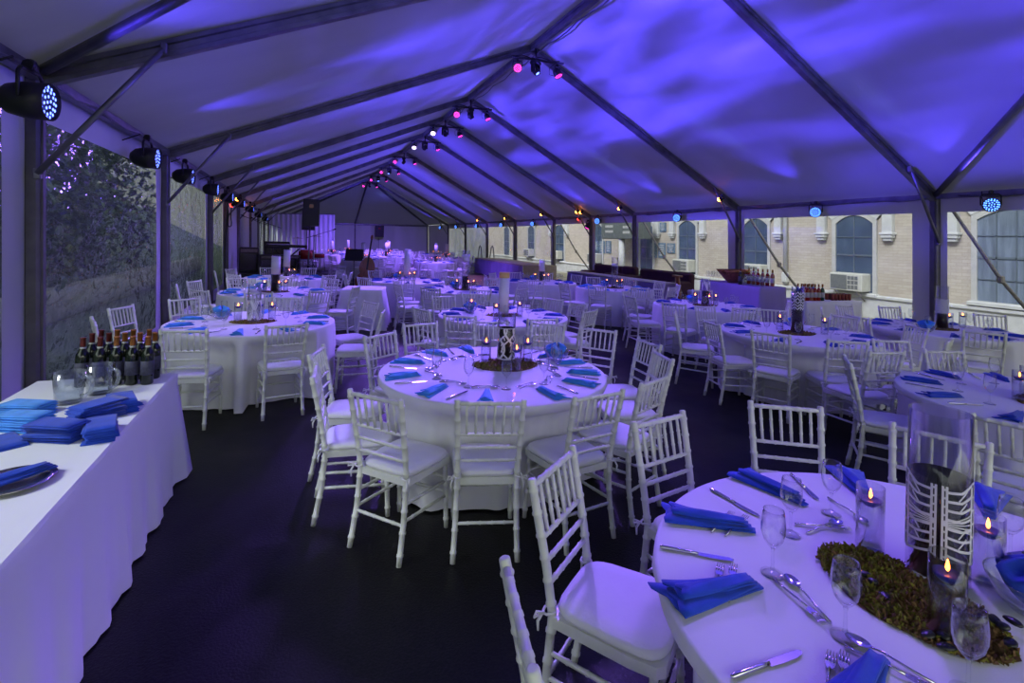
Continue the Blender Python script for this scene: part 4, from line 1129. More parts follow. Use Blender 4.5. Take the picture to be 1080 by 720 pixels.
# ---------------------------------------------------- middle tables going away
C1 = Table('C1', 2.5, 6.4, 'the yellow-topped vase table')
for p, q in (((439, 325), (453.5, 325)), ((455.5, 311.7), (475.7, 311.7)), ((475.7, 330.4), (505, 331)), ((545, 332.5), (576, 332)), ((592, 327), (610, 325.5)), ((572, 314), (587, 316.5)), ((589, 318), (602, 320))): C1.chair_px(p, q)
C1.ring(10, .3, skip=.55); C1.place_chairs(); C1.place_cloth(label='white cloth on the round table just behind the big middle one')
for i in range(10): C1.setting(.4+pi2*i/10, NPF, 1)
C1.centre('wrap', .07, .58, .03, .50, None, 'tall bright vase with pale yellow top behind the big middle table', [gt(495, 331), gt(521, 337), gt(546, 334)], 300, bowl=(C1.cx-.36, C1.cy+.36))
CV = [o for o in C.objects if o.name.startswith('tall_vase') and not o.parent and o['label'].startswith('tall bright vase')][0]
YEL = mat('yellow_lit_top', (.85, .62, .16), .7, var=.1, vscale=20)
build(MB().lathe([(.0702, .50), (.0722, .50), (.0722, .575), (.0702, .575)], 32), 'lit_top_collar', YEL, CV)['label'] = 'added pale yellow collar imitating the lit top of the vase'  # yellow colour stands in for the light on the vase top
std('C2', 3.0, 9.75, 'the dark vase table', 10, .2, 'white cloth on the round table holding a tall clear vase with black base', 'wrap', (.075, .78, .56, .70, .26), 'tall clear vase with a black base, second table behind the middle', 1, NPF)
std('C3', 2.25, 11.9, 'the white vase table', 10, .1, 'white cloth on the round table right of the music stand', 'wrap', (.075, .74, .12, .72, None), 'tall white wrapped vase on the table right of the music stand', 0, NPF)
for i, (x, y, nm, lb) in enumerate(((5.2, 21, 'the far front table', 'nearest of the far round tables, left of the dance floor'), (2.4, 22.5, 'the far music-stand table', 'far round table behind the music stand'), (3.9, 26, 'the far second table', 'far round table behind the white vase table'),
        (6.9, 25.6, 'the far platform table', 'far round table beside the violet platform'), (1.4, 27.5, 'the far drape table', 'far round table before the white drape'), (4.7, 30.3, 'the far middle table', 'far round table in the middle row near the end wall'), (7.6, 30.6, 'the far right-wall table', 'far round table nearest the right wall'),
        (2.6, 32.5, 'the far loudspeaker table', 'far round table beneath the end-wall loudspeaker'), (5.4, 35.3, 'the far end-wall table', 'farthest round table, close to the end wall'))):
    std('Z%d' % i, x, y, nm, 8, .2+.3*i, 'white cloth on the '+lb, 'wrap', (.075, .72, .25 if i else .4, .70, .24), 'tall vase on the '+lb, 0, NPF, bowl=False)
# ================================================================== SERVING TABLE ON THE LEFT
def rect_cloth(w, l, h, seed=0, flare=.05, fold=.018, n=None, drop=None):
    """rectangular floor-length cloth, centred, w along x, l along y"""
    mb = MB(); r = random.Random(seed); per = []
    step = .045
    def edge(a, b):
        L = math.hypot(b[0]-a[0], b[1]-a[1]); k = max(2, int(L/step))
        for i in range(k): t = i/k; per.append((a[0]+(b[0]-a[0])*t, a[1]+(b[1]-a[1])*t, L*t))
    W_, L_ = w/2, l/2
    for a, b in (((-W_, -L_), (W_, -L_)), ((W_, -L_), (W_, L_)), ((W_, L_), (-W_, L_)), ((-W_, L_), (-W_, -L_))): edge(a, b)
    n = len(per); o = len(mb.v)
    rows = [(0, h, 0), (1, h, 0)]
    rows += [(1, h-.012, .1)]+[(1, h*(1-k)-.0+.012*k, k) for k in (.1, .25, .4, .55, .7, .85, 1.0)]
    ph = [r.uniform(0, 6.28) for _ in range(3)]
    for s, z, k in rows:
        for j, (x, y, q) in enumerate(per):
            nx = max(-1, min(1, (abs(x)-W_+.06)/.06))*math.copysign(1, x) if abs(x) > W_-.06 else 0
            ny = max(-1, min(1, (abs(y)-L_+.06)/.06))*math.copysign(1, y) if abs(y) > L_-.06 else 0
            f = math.sin(q*21+ph[0])+.5*math.sin(q*47+ph[1])+.4*math.sin(q*9+ph[2])
            corner = 1.8 if (nx and ny) else 1
            R = (.006+flare*k*corner+fold*k*f) if k > 0 else 0
            if s == 0: mb.v.append(Vector((x*.0, y*.0, z)))
            else: mb.v.append(Vector((x+nx*R, y+ny*R, max(.01, z))))
    for i in range(len(rows)-1):
        for j in range(n): mb.face((o+i*n+j, o+i*n+(j+1) % n, o+(i+1)*n+(j+1) % n, o+(i+1)*n+j), 0, i > 1)
    return mb
def rect_table(label, w, l, h, M):
    t = thing('folding_table', label, 'table', M)
    build(MB().box((0, 0, h-.02), (w-.02, l-.02, .025)), 'tabletop', WOODB, t)
    for sx in (-1, 1):
        for sy in (-1, 1): build(MB().tube([(sx*(w/2-.1), sy*(l/2-.15), 0), (sx*(w/2-.1), sy*(l/2-.15), h-.03)], .016, 8), 'leg', STRAP, t)
BH = .75
bx0, bx1, by0, by1 = -1.62, -.86, .95, 4.25
bm = pose((bx0+bx1)/2, (by0+by1)/2)
tag(build(rect_cloth(bx1-bx0, by1-by0, BH+.008, 3), 'tablecloth', CLOTH, None, bm), 'white floor-length cloth on the long serving table at the left wall', 'tablecloth', 'white floor-length tablecloths')
rect_table('long folding table hidden under the serving cloth at the left wall', bx1-bx0, by1-by0, BH, bm)
BZ = BH+.009
def bt(u, v): return ground(u, v, BZ)
# wine bottles
def bottle_mb(n=18): 
    mb = MB(); mb.lathe([(0, .004), (.030, 0), (.0365, .006), (.0372, .19), (.034, .208), (.022, .228), (.0155, .243), (.0140, .262), (.0140, .30), (.0152, .301), (.0152, .310), (.0, .311)], n); return mb
def wine(cap, lab, label, glass=None, n=18, s=1.0, parts=True):
    t = thing('wine_bottle', label, 'bottle')
    build(bottle_mb(n), 'glass_body', glass or BOTTLE, t)
    if parts:
        build(MB().lathe([(.0145, .255), (.0152, .256), (.0152, .304), (.0165, .3045), (.0165, .312), (0, .3125)], n), 'foil_capsule', cap, t)
        build(MB().lathe([(.0162, .238), (.0164, .2385), (.0152, .252), (.0148, .2525)], n), 'neck_band', LABELM, t)
        mb = MB(); mb.lathe([(.0375, .065), (.0382, .0655), (.0382, .155), (.0375, .1555)], n); build(mb, 'label', lab, t)
    return t
WB = [Proto(wine(CAPO, LABELD, '')), Proto(wine(CAPR, LABELD, ''))]
ROWS = [[(149.5, 405), (133, 405.5), (116, 406), (98.5, 407), (80, 408)], [(157, 399), (141, 399.5), (125, 400), (108, 400.5), (90, 401.5)], [(151, 394.5), (134, 395), (117, 395.5), (100, 396)]]
for ri, row in enumerate(ROWS):
    for ci, (u, v) in enumerate(row):
        x, y = bt(u, v); red = u < 112
        WB[1 if red else 0].put(pose(x, y, rnd.uniform(-1, 1)+1.2, BZ), '%s-capped wine bottle, %s from the aisle in the %s row on the serving table' % ('red' if red else 'orange', ['first', 'second', 'third', 'fourth', 'fifth'][ci], ['nearest', 'middle', 'farthest'][ri]), 'wine bottles on the serving table')
HANDG = thin_glass('thick_glass', (.9, .93, .95), 1.5, gain=3.0, haze=.22, hazecol=(.8, .85, .88))
# glass jugs
def jug(label, M):
    t = thing('glass_mug', label, 'mug', M @ Matrix.Scale(1.32, 4), 'glass mugs on the serving table')
    mb = MB(); mb.lathe([(0, 0), (.045, 0), (.048, .004), (.058, .135), (.0545, .135), (.045, .012), (0, .012)], 28); build(mb, 'body', BASKETM, t)
    mb = MB(); mb.tube([(.054, 0, .112), (.075, 0, .116), (.092, 0, .105), (.096, 0, .075), (.086, 0, .045), (.068, 0, .032), (.050, 0, .030)], .0085, 8); build(mb, 'handle', HANDG, t)
x, y = bt(66, 425); jug('clear glass mug nearest the frame edge, before the wine bottles', pose(x, y, -.3, BZ))
x, y = bt(99, 415); jug('clear glass mug with handle towards the wine bottles', pose(x, y, -.5, BZ))
# napkin piles
FN = [Proto(tag(build(folded_napkin_mb(i), 'folded_napkin', m), '', 'napkin')) for i, m in enumerate((NAP, NAP, NAPL, NAPL))]
def pile(u, v, n, yaw, k, what, dx=0, spread=.09):
    x, y = bt(u, v); r = random.Random(n*7+int(u))
    ords = ['bottom', 'second', 'third', 'fourth', 'fifth', 'sixth', 'seventh', 'eighth', 'ninth']
    for i in range(n):
        FN[k+(i % 2)].put(pose(x+dx*i, y+r.uniform(-.014, .014), yaw+r.uniform(-spread, spread), BZ+.0142*i), 'folded blue napkin, %s %s' % (ords[i] if i < n-1 else 'topmost', what), 'folded napkins on the serving table')
pile(52, 463, 6, PI/2-.35, 0, 'of the square front pile on the serving table')
pile(99, 460, 5, .25, 0, 'of the slanting front pile nearest the cloth edge')
pile(96, 441, 6, -.9, 0, 'of the pile with the pointed napkin', spread=.25)
pile(122, 431, 5, .5, 0, 'of the back pile beside the wine bottles', spread=.2)
pile(16, 452, 5, 1.1, 2, 'of the pale pile at the frame edge', spread=.12)
pile(20, 436, 4, 1.3, 2, 'of the far pale pile at the frame edge', spread=.15)
x, y = bt(2, 512)
t = thing('silver_plate', 'silver-rimmed plate under a blue napkin at the left frame edge', 'plate', pose(x, y, 0, BZ))
build(MB().lathe([(0, 0), (.07, 0), (.10, .008), (.135, .016), (.138, .018), (.10, .012), (.07, .005), (0, .005)], 40), 'dish', SILVER, t)
NPF.put(pose(x+.01, y, -.9, BZ+.019), 'deep blue fan napkin lying on the silver-rimmed plate', 'napkins on the serving table')
x, y = bt(-4, 468); FN[0].put(pose(x, y, .6, BZ), 'folded blue napkin alone at the frame edge, behind the plate', 'folded napkins on the serving table')

# ================================================================== BARS ON THE RIGHT
def cloth_block(name_label, pts, h, mat_, seed=0, cat='tablecloth'):
    """pts: centre x, y, width, length, yaw"""
    x, y, w, l, yaw = pts
    return tag(build(rect_cloth(w, l, h, seed, .03, .012), 'tablecloth', mat_, None, pose(x, y, yaw)), name_label, cat, 'coloured bar cloths')
# purple bar: near corner under (800, 303), running away to (735, 296)
a = Vector(ground(800, 303, 1.07)); b = Vector(ground(738, 295.5, 1.07)); d = (b-a).normalized(); nrm = Vector((d.y, -d.x))
if nrm.x < 0: nrm = -nrm
L = (b-a).length; wd = .62; c = (a+b)/2+nrm*wd/2; yaw = math.atan2(d.y, d.x)-PI/2
BAR = (c.x, c.y, wd, L, yaw)
cloth_block('violet floor-length cloth on the tall bar behind the leaf vase table', BAR, 1.07, PURPLE, 1)
rect_table('tall bar table hidden under the violet cloth', wd, L, 1.06, pose(c.x, c.y, yaw))
BM = pose(c.x, c.y, yaw, 1.071)
def onbar(x, y): return BM @ Matrix.Translation((x, y, 0))
t = thing('copper_bowl', 'wide hammered copper bowl on the violet bar', 'bowl', onbar(-.02, L*.115))
build(MB().lathe([(0, 0), (.10, 0), (.16, .06), (.30, .22), (.33, .26), (.318, .26), (.29, .225), (.15, .07), (0, .02)], 40), 'bowl_body', COPPER, t)
b1 = wine(CAPR, LABELD, 'dark bottle standing right of the copper bowl', BOTTLE); b1.matrix_world = onbar(-.22, -L*.135)
BG = GB1
r = random.Random(3)
for i in range(12):
    y = -L*.47+.085*(i % 6); x = -.20+.12*(i//6)
    BG.put(onbar(x, y), 'goblet in the double row at the near end of the violet bar', 'goblets lined up on the violet bar')
for i in range(6):
    BG.put(onbar(-.2+.14*(i // 3), L*.355+.075*(i % 3)), 'goblet in the block beyond the copper bowl on the violet bar', 'goblets beyond the copper bowl')
SMALL = [Proto(wine(CAPO, LABELM, '', g, 12)) for g in (PINKB, RED, BLUEB, GREENB, BOTTLE)]
for i in range(6): SMALL[1 if i % 2 else 0].put(onbar(.12, -L*.42+.11*i), 'bottle %s behind the goblets on the violet bar' % ['nearest the bar end', 'second from the bar end', 'third from the bar end', 'fourth from the bar end', 'fifth from the bar end', 'sixth from the bar end'][i], 'bottles on the violet bar')
# lower drinks table beside it
a = Vector((8.50, 6.50)); b = Vector((9.85, 6.38)); d = (b-a).normalized(); nrm = Vector((-d.y, d.x))
L2_ = (b-a).length; c2 = (a+b)/2+nrm*.32; yaw2 = math.atan2(d.y, d.x)
tag(build(rect_cloth(L2_, .62, .828, 5, .03, .02), 'tablecloth', CLOTH, None, pose(c2.x, c2.y, yaw2)), 'white cloth on the low drinks table beside the violet bar', 'tablecloth', 'white floor-length tablecloths')
rect_table('low drinks table hidden under its white cloth beside the violet bar', L2_, .62, .82, pose(c2.x, c2.y, yaw2))
DM = pose(c2.x, c2.y, yaw2, .829)
for i in range(11):
    k = (0, 1, 0, 1, 1, 3, 2, 4, 1, 3, 2)[i]
    SMALL[k].put(DM @ Matrix.Translation((-L2_*.46+L2_*.40*(i % 6)/6, -.2+.13*(i//6), 0)), '%s bottle, %s from the left in the %s row on the low drinks table' % (['rose', 'red', 'blue', 'green', 'dark'][k], ['first', 'second', 'third', 'fourth', 'fifth', 'sixth'][i % 6], 'front' if i < 6 else 'back'), 'bottles on the low drinks table')
def can():
    return tag(build(MB().lathe([(0, 0), (.027, 0), (.033, .008), (.033, .11), (.027, .12), (.026, .118), (0, .118)], 14), 'drinks_can', CAPR), '', 'can')
CAN = Proto(can())
for i in range(12): CAN.put(DM @ Matrix.Translation((L2_*.10+.085*(i % 6), -.15+.12*(i//6), 0)), 'red drinks can in the double row right of the bottles', 'red cans on the low drinks table')
# lounge: violet counter with maroon sofas behind
a = Vector(ground(598, 287, .75)); b = Vector(ground(694, 300, .75)); d = (b-a).normalized(); nrm = Vector((-d.y, d.x))
if nrm.dot(a) < 0: nrm = -nrm
LL = (b-a).length; c3 = (a+b)/2+nrm*.30; yaw3 = math.atan2(d.y, d.x)
tag(build(rect_cloth(LL, .58, .75, 9, .02, .012), 'tablecloth', PURPLE, None, pose(c3.x, c3.y, yaw3)), 'violet cloth on the long counter in front of the maroon sofas', 'tablecloth', 'coloured bar cloths')
tag(build(MB().box((0, 0, .772), (LL+.04, .62, .03), bev=.008), 'counter_top', PAPERW, None, pose(c3.x, c3.y, yaw3)), 'pale top board on the violet lounge counter', 'counter')
def sofa(x, y, yaw, w, label, hh=1.02):
    t = thing('lounge_sofa', label, 'sofa', pose(x, y, yaw), 'maroon lounge sofas')
    build(MB().box((0, 0, .23), (w, .75, .36), bev=.05), 'base', MAROON, t)
    build(MB().box((0, .34, .66), (w, .20, hh-.28), bev=.06), 'backrest', MAROON, t)
    for s in (-1, 1): build(MB().box((s*(w/2-.09), .03, .58), (.18, .78, .42), bev=.05), 'armrest', MAROON, t)
    for i in (-1, 1): build(MB().box((i*w*.21, -.04, .48), (w*.40, .6, .16), bev=.05), 'cushion', MAROON, t)
def along(t, off): q = a+d*LL*t+nrm*off; return q.x, q.y
YW = -PI/2                                                         # the sofas stand along the right wall, backs to it
sofa(9.64, 15.2, YW, 1.7, 'maroon sofa at the doorway end behind the violet counter', 1.0)
sofa(9.64, 13.95, YW, .74, 'narrow middle maroon sofa behind the violet counter, near a tall vase', 1.04)
sofa(9.64, 12.2, YW, 2.3, 'near maroon sofa with its dark end turned to the bar', 1.0)
x, y = 9.05, 10.55
t = thing('wooden_arm_frame', 'brown wooden stand at the near end of the maroon sofas', 'stand', pose(x, y, yaw3))
build(MB().tube([(0, 0, 0), (.02, 0, .5), (-.05, 0, .95)], [.05, .07, .06], 10), 'post', WOODB, t); build(MB().box((-.05, 0, .98), (.25, .16, .05), bev=.015), 'top_board', WOODB, t)
x, y = 9.45, 10.35
tag(build(MB().lathe([(0, 0), (.17, 0), (.20, .55), (.215, .60), (.20, .62), (.18, .60), (0, .58)], 28), 'white_bin', PAPERW, None, pose(x, y)), 'white round bin between the maroon sofas and the bar', 'bin')
# violet platform by the right wall with grab rails, and the parquet in front
P0 = Vector(ground(500, 271.5, .78)); P1 = Vector(ground(551, 279.5, .78)); d = (P1-P0).normalized(); nrm = Vector((-d.y, d.x))
if nrm.dot(P0) < 0: nrm = -nrm
LP = (P1-P0).length; cp = (P0+P1)/2+nrm*.76; yawp = math.atan2(d.y, d.x)
t = thing('stage_platform', 'raised violet-skirted platform against the right wall', 'platform', pose(cp.x, cp.y, yawp))
build(MB().box((0, 0, .75), (LP, 1.5, .06), bev=.01), 'deck', BEIGE, t)
mb = MB(); mb.grid(lambda u, v: (-LP/2+LP*u, -.75-.02*math.sin(u*90), .02+.70*v), 90, 1); build(mb, 'front_skirt', PURPLE, t)
for s in (-1, 1): build(MB().grid(lambda u, v: (s*LP/2, -.75+1.5*u, .02+.70*v), 12, 1), 'end_skirt', BEIGE, t)
for s in (-.35, .35):
    mb = MB(); mb.tube([(-LP/2-1.1, s, 0), (-LP/2-.75, s, .8), (-LP/2-.55, s, 1.35), (-LP/2-.4, s, 1.42), (-LP/2-.2, s, 1.3), (-LP/2-.02, s, .78)], .03, 8)
    tag(build(mb, 'step_handrail', ALU, None, pose(cp.x, cp.y, yawp)), '%s bent metal handrail at the steps of the violet platform' % ('nearer' if s < 0 else 'farther'), 'handrail', 'platform handrails')
mb = MB()
for i in range(3): mb.box((-LP/2-.25-.28*i, 0, .28+.0-.19*i+.22), (.28, .66, .04)); 
tag(build(mb, 'platform_steps', ALU, None, pose(cp.x, cp.y, yawp)), 'metal steps between the two bent handrails', 'steps')
mb = MB(); mb.box((0, 0, .012), (1.9, 8, .02)); o = build(mb, 'dance_floor', WOODF, None, pose(7.2, 19.4)); struct(o)
# bare white table
x, y = 1.1, 10.25
tag(build(rect_cloth(.72, .72, .76, 12, .09, .03), 'tablecloth', CLOTH, None, pose(x, y, -.25)), 'white cloth on the bare small table behind the left-centre chairs', 'tablecloth', 'white floor-length tablecloths')
rect_table('small table hidden under its bare white cloth', .72, .72, .75, pose(x, y, -.25))

# ================================================================== BAND CORNER
mb = MB(); mb.grid(lambda u, v: (-1.95+4.05*u, 36.6+.09*math.sin(u*88)+.03*math.sin(u*31), .1+2.95*v), 240, 4)
t = thing('backdrop_drape', 'tall white pleated drape behind the band corner', 'drape'); build(mb, 'curtain', DRAPE, t)
mb = MB(); mb.tube([(-1.95, 36.6, 3.07), (2.1, 36.6, 3.07)], .025, 8); build(mb, 'rail', ALU, t)
for xx in (-1.9, 2.08): build(MB().tube([(xx, 36.72, fz(xx)), (xx, 36.72, 3.07)], .03, 8), 'upright', ALU, t)
t = thing('band_stage', 'low black-skirted band stage in the left rear corner', 'stage', pose(-.75, 20.0))
build(MB().box((0, 0, .46), (2.3, 5.2, .05), bev=.01), 'deck', BLACK, t)
mb = MB(); mb.grid(lambda u, v: (-1.15+2.3*u, -2.6+.015*math.sin(u*80), .01+.43*v), 60, 1); build(mb, 'front_skirt', STAGEB, t)
mb = MB(); mb.grid(lambda u, v: (1.15+.015*math.sin(u*120), -2.6+5.2*u, .01+.43*v), 90, 1); build(mb, 'side_skirt', STAGEB, t)
SZ = .486
def pa(x, y, z, yaw, w, h, dp, label, pole=True, h0=0.0):
    if pole:
        t = thing('speaker_stand', 'black tripod pole under the '+label, 'speaker stand', pose(x, y, yaw, h0))
        build(MB().tube([(0, 0, .35), (0, 0, z)], .019, 10), 'pole', ALU, t)
        for i in range(3):
            q = i*pi2/3+.5; build(MB().tube([(0, 0, .75), (.45*math.cos(q), .45*math.sin(q), .012)], .013, 6), 'leg', BLACK, t)
        build(MB().lathe([(.03, .70), (.035, .71), (.035, .80), (.03, .81)], 12), 'collar', BLACK, t)
    t = thing('loudspeaker', label, 'loudspeaker', pose(x, y, yaw, h0+z+.002), 'loudspeakers')
    mb = MB(); mb.prism([(-w/2, -dp/2), (w/2, -dp/2), (w*.33, dp/2), (-w*.33, dp/2)], 0, h); build(mb, 'cabinet', BLACK, t)
    build(MB().box((0, -dp/2-.008, h/2), (w*.9, .016, h*.92), bev=.007), 'grille', BLACK, t)
    build(MB().box((0, -dp/2-.018, h*.74), (w*.25, .006, h*.13)), 'badge', VEST, t)
pa(0.16, 16.4, 2.0, .1, .46, .80, .42, 'big loudspeaker on the pole before the white drape')
pa(.12, 20.4, 1.42, .25, .46, .76, .36, 'smaller loudspeaker half behind the big one', h0=SZ)
x, y = ground(388, 268, 0); pa(x, min(y, 42.8), 1.68, 0, .72, .95, .4, 'distant loudspeaker on a stand at the end wall')
def amp(x, y, w, h, dp, label, z=SZ):
    t = thing('amplifier_cabinet', label, 'amplifier', pose(x, y, .15, z), 'black amplifiers of the band')
    build(MB().box((0, 0, h/2+.01), (w, dp, h), bev=.02), 'cabinet', BLACK, t)
    build(MB().box((0, -dp/2-.006, h*.42), (w*.88, .012, h*.66)), 'grille', BLACKG, t)
    build(MB().box((0, -dp/2-.008, h*.88), (w*.88, .016, h*.13)), 'control_panel', STRAP, t)
amp(-1.62, 18.45, .55, .78, .4, 'upright black amplifier nearest the left wall')
amp(-.90, 17.9, .75, .58, .42, 'wide black amplifier beside the upright one')
amp(-.90, 20.9, .85, .95, .45, 'tall black amplifier behind the wide one')
amp(-.45, 19.75, .7, .5, .4, 'low black amplifier beside the drum kit')
t = thing('keyboard', 'black stage keyboard in front of the amplifiers', 'keyboard', pose(-.50, 18.55, .1, SZ+.80))
build(MB().box((0, 0, .05), (1.25, .32, .10), bev=.02), 'case', BLACK, t); build(MB().box((0, -.07, .104), (1.1, .15, .012)), 'keys', PAPER, t)
t = thing('keyboard_stand', 'folding stand under the stage keyboard', 'stand', pose(-.50, 18.55, .1, SZ+.012))
for s in (-1, 1):
    for q in (-.4, .4): build(MB().tube([(s*.4, q*.3, 0), (-s*.4, q*.3, .765)], .016, 6), 'leg', BLACK, t)
dk = dict(x=.12, y=18.5)
def drum(dx, dy, z, r, h, label, tilt=0, leg=True):
    t = thing('drum', label, 'drum', pose(dk['x']+dx, dk['y']+dy, 0, SZ+z) @ Matrix.Rotation(tilt, 4, 'X'), 'drum kit')
    build(MB().lathe([(r, 0), (r, h)], 24), 'shell', VEST, t); build(MB().lathe([(0, h), (r+.006, h), (r+.006, h-.02)], 24), 'drumhead', PAPER, t)
    build(MB().lathe([(0, 0), (r+.006, 0), (r+.006, .02)], 24), 'bottom_hoop', ALU, t)
    if leg:
        for i in range(3):
            q = i*2.1; build(MB().tube([(r*.9*math.cos(q), r*.9*math.sin(q), .05), (r*1.1*math.cos(q), r*1.1*math.sin(q), -z+.01)], .010, 5), 'leg', ALU, t)
drum(0, 0, .42, .20, .34, 'red floor tom of the drum kit'); drum(.42, .30, .46, .17, .16, 'red snare of the drum kit'); drum(-.1, .75, .50, .16, .2, 'small red tom of the drum kit')
for i, (dx, dy, z, lb) in enumerate(((-.3, .3, 1.12, 'brass cymbal over the floor tom'), (.3, .75, 1.2, 'brass cymbal over the snare'))):
    t = thing('cymbal', lb, 'cymbal', pose(dk['x']+dx, dk['y']+dy, 0, SZ), 'cymbals of the drum kit')
    build(MB().lathe([(0, z+.03), (.04, z+.02), (.21, z), (.04, z+.012), (0, z+.02)], 24), 'disc', BRASS, t); build(MB().tube([(0, 0, 0), (0, 0, z+.05)], .011, 6), 'stand', ALU, t)
def micstand(x, y, h, yaw, label, z=SZ):
    t = thing('microphone_stand', label, 'microphone stand', pose(x, y, yaw, z), 'microphone stands')
    build(MB().tube([(0, 0, .02), (0, 0, h)], .011, 6), 'pole', BLACK, t); build(MB().tube([(-.25, 0, h-.10), (.62, 0, h+.18)], .009, 6), 'boom', BLACK, t)
    for i in range(3): q = i*2.094; build(MB().tube([(0, 0, .10), (.28*math.cos(q), .28*math.sin(q), .01)], .009, 5), 'leg', BLACK, t)
    build(MB().lathe([(0, 0), (.012, 0), (.018, .10), (.027, .12), (.02, .155), (0, .165)], 12, 0, Matrix.Translation((.60, 0, h+.17)) @ Matrix.Rotation(1.2, 4, 'Y')), 'microphone', BLACKG, t)
micstand(-1.32, 18.9, 1.62, 2.6, 'black boom microphone stand nearest the left wall'); micstand(-.95, 19.2, 1.55, 2.9, 'black boom microphone stand behind the keyboard'); micstand(.32, 17.9, 1.25, .4, 'black boom microphone stand by the drum kit')
x, y = ground(372, 312, 0)
t = thing('music_stand', 'black music stand standing in front of the double bass', 'music stand', pose(x, y, -.35))
build(MB().box((0, 0, 1.20), (.52, .02, .36), M=Matrix.Rotation(-.35, 3, 'X'), bev=.008), 'desk', BLACK, t); build(MB().box((0, -.09, 1.04), (.52, .07, .02)), 'ledge', BLACK, t)
build(MB().tube([(0, .02, .03), (0, .02, 1.15)], .013, 8), 'pole', BLACK, t)
for i in range(3): q = i*2.094; build(MB().tube([(0, .02, .16), (.3*math.cos(q), .02+.3*math.sin(q), .01)], .011, 5), 'leg', BLACK, t)
x, y = ground(383, 309, 0)
t = thing('double_bass', 'brown wooden double bass resting behind the music stand', 'double bass', pose(x, y, -.1, .06) @ Matrix.Rotation(.12, 4, 'Y'))
bass = []
for i in range(41):
    s = i/40; z = 1.05*s
    w = .10+.20*math.sin(PI*min(1, max(0, s/.56)))**.55 if s < .5 else 0
    lower = .30*math.sin(PI*min(1, (s+.02)/.62))**.6 if s < .56 else 0
    upper = .235*math.sin(PI*min(1, max(0, (s-.38)/.64)))**.6 if s > .40 else 0
    bass.append((max(.16 if .1 < s < .9 else .02, lower, upper), z))
poly = [(w, z) for w, z in bass]+[(-w, z) for w, z in reversed(bass)]
mb = MB(); mb.prism(poly, -.09, .09, 0, Matrix(((1, 0, 0, 0), (0, 0, 1, 0), (0, 1, 0, 0), (0, 0, 0, 1)))); build(mb, 'body', WOODB, t)
build(MB().box((0, -.10, 1.15), (.05, .035, .95)), 'fingerboard', BLACK, t); build(MB().lathe([(0, 1.60), (.03, 1.61), (.045, 1.67), (.03, 1.74), (0, 1.76)], 10), 'scroll', WOODB, t)
build(MB().box((0, -.14, .40), (.16, .02, .10)), 'bridge', BEIGE, t); build(MB().tube([(0, 0, -.06), (0, 0, .02)], .01, 6), 'end_pin', STEEL, t)
# ================================================================== STAGE LIGHTING
def parcan(led, tilt, n=24):
    t = thing('led_spotlight', '', 'spotlight'); R = Matrix.Rotation(tilt, 4, 'X')      # points to +y, tilted up by `tilt`
    H = Matrix.Translation((0, 0, -.20)) @ R @ Matrix.Rotation(-PI/2, 4, 'X')
    build(MB().lathe([(0, -.14), (.05, -.14), (.085, -.10), (.105, -.02), (.108, .10), (.100, .10), (.098, .075), (0, .075)], n, 0, H), 'housing', BLACK, t)
    mb = MB()
    for ring, k in ((0, 1), (.035, 6), (.068, 12), (.088, 16)):
        for i in range(k):
            a = pi2*i/k+ring*9; c = H @ Vector((ring*math.cos(a), ring*math.sin(a), .081)); o = len(mb.v)
            for j in range(6): mb.v.append(H @ Vector((ring*math.cos(a)+.010*math.cos(j*pi2/6), ring*math.sin(a)+.010*math.sin(j*pi2/6), .081)))
            mb.face([o+j for j in range(6)])
    build(mb, 'led_face', led, t)
    mb = MB()
    pts = [(-.118, 0, -.20), (-.118, 0, -.06), (-.09, 0, -.03), (.09, 0, -.03), (.118, 0, -.06), (.118, 0, -.20)]
    mb.tube(pts, .011, 6); build(mb, 'yoke', BLACK, t)
    mb = MB(); mb.box((0, 0, 0), (.05, .05, .07), bev=.01); mb.tube([(-.03, 0, .0), (.03, 0, .0)], .03, 8); build(mb, 'clamp', BLACK, t)
    mb = MB(); mb.tube([(.02, -.12, -.24), (.05, -.22, -.20), (.08, -.20, -.05), (.10, -.03, .02)], .007, 5); build(mb, 'cable', CABLE, t)
    return t
def mover():
    t = thing('moving_head_light', '', 'spotlight')
    build(MB().box((0, 0, -.05), (.26, .20, .10), bev=.02), 'base', BLACK, t)
    for s in (-1, 1): build(MB().box((s*.125, 0, -.19), (.035, .12, .22), bev=.015), 'yoke_arm', BLACK, t)
    H = Matrix.Translation((0, 0, -.24)) @ Matrix.Rotation(2.5, 4, 'X')
    build(MB().lathe([(0, -.13), (.06, -.12), (.095, -.04), (.095, .06), (.075, .12), (.06, .12), (.055, .10), (0, .10)], 18, 0, H), 'head', BLACK, t)
    build(MB().lathe([(0, .104), (.05, .104)], 18, 0, H), 'lens', LEDB, t)
    return t
def pinspot(led):
    t = thing('pin_spot', '', 'spotlight')
    build(MB().lathe([(0, -.05), (.03, -.05), (.045, .0), (.05, .06), (.042, .06), (.04, .05), (0, .05)], 14, 0, Matrix.Rotation(PI*.62, 4, 'X')), 'housing', BLACK, t)
    build(MB().lathe([(0, .03), (.036, .045), (.052, .075), (.036, .105), (0, .12)], 14, 0, Matrix.Rotation(PI*.62, 4, 'X')), 'lamp', led, t)
    build(MB().box((0, .0, .06), (.03, .03, .09), bev=.008), 'clamp', BLACK, t)
    return t
LEDR_ = mat('blue_led_right', (.02, .03, .1), .3, emit=(.07, .20, 1), estr=5)
PAR_L, PAR_R, PAR_P, PAR_D, PAR_W = Proto(parcan(LEDB, -.05)), Proto(parcan(LEDR_, .0)), Proto(parcan(LEDP, -.35)), Proto(parcan(LEDP, -1.1)), Proto(parcan(LEDW, -.7))
MOV = Proto(mover()); PINO, PINR = Proto(pinspot(LEDO)), Proto(pinspot(LEDR))

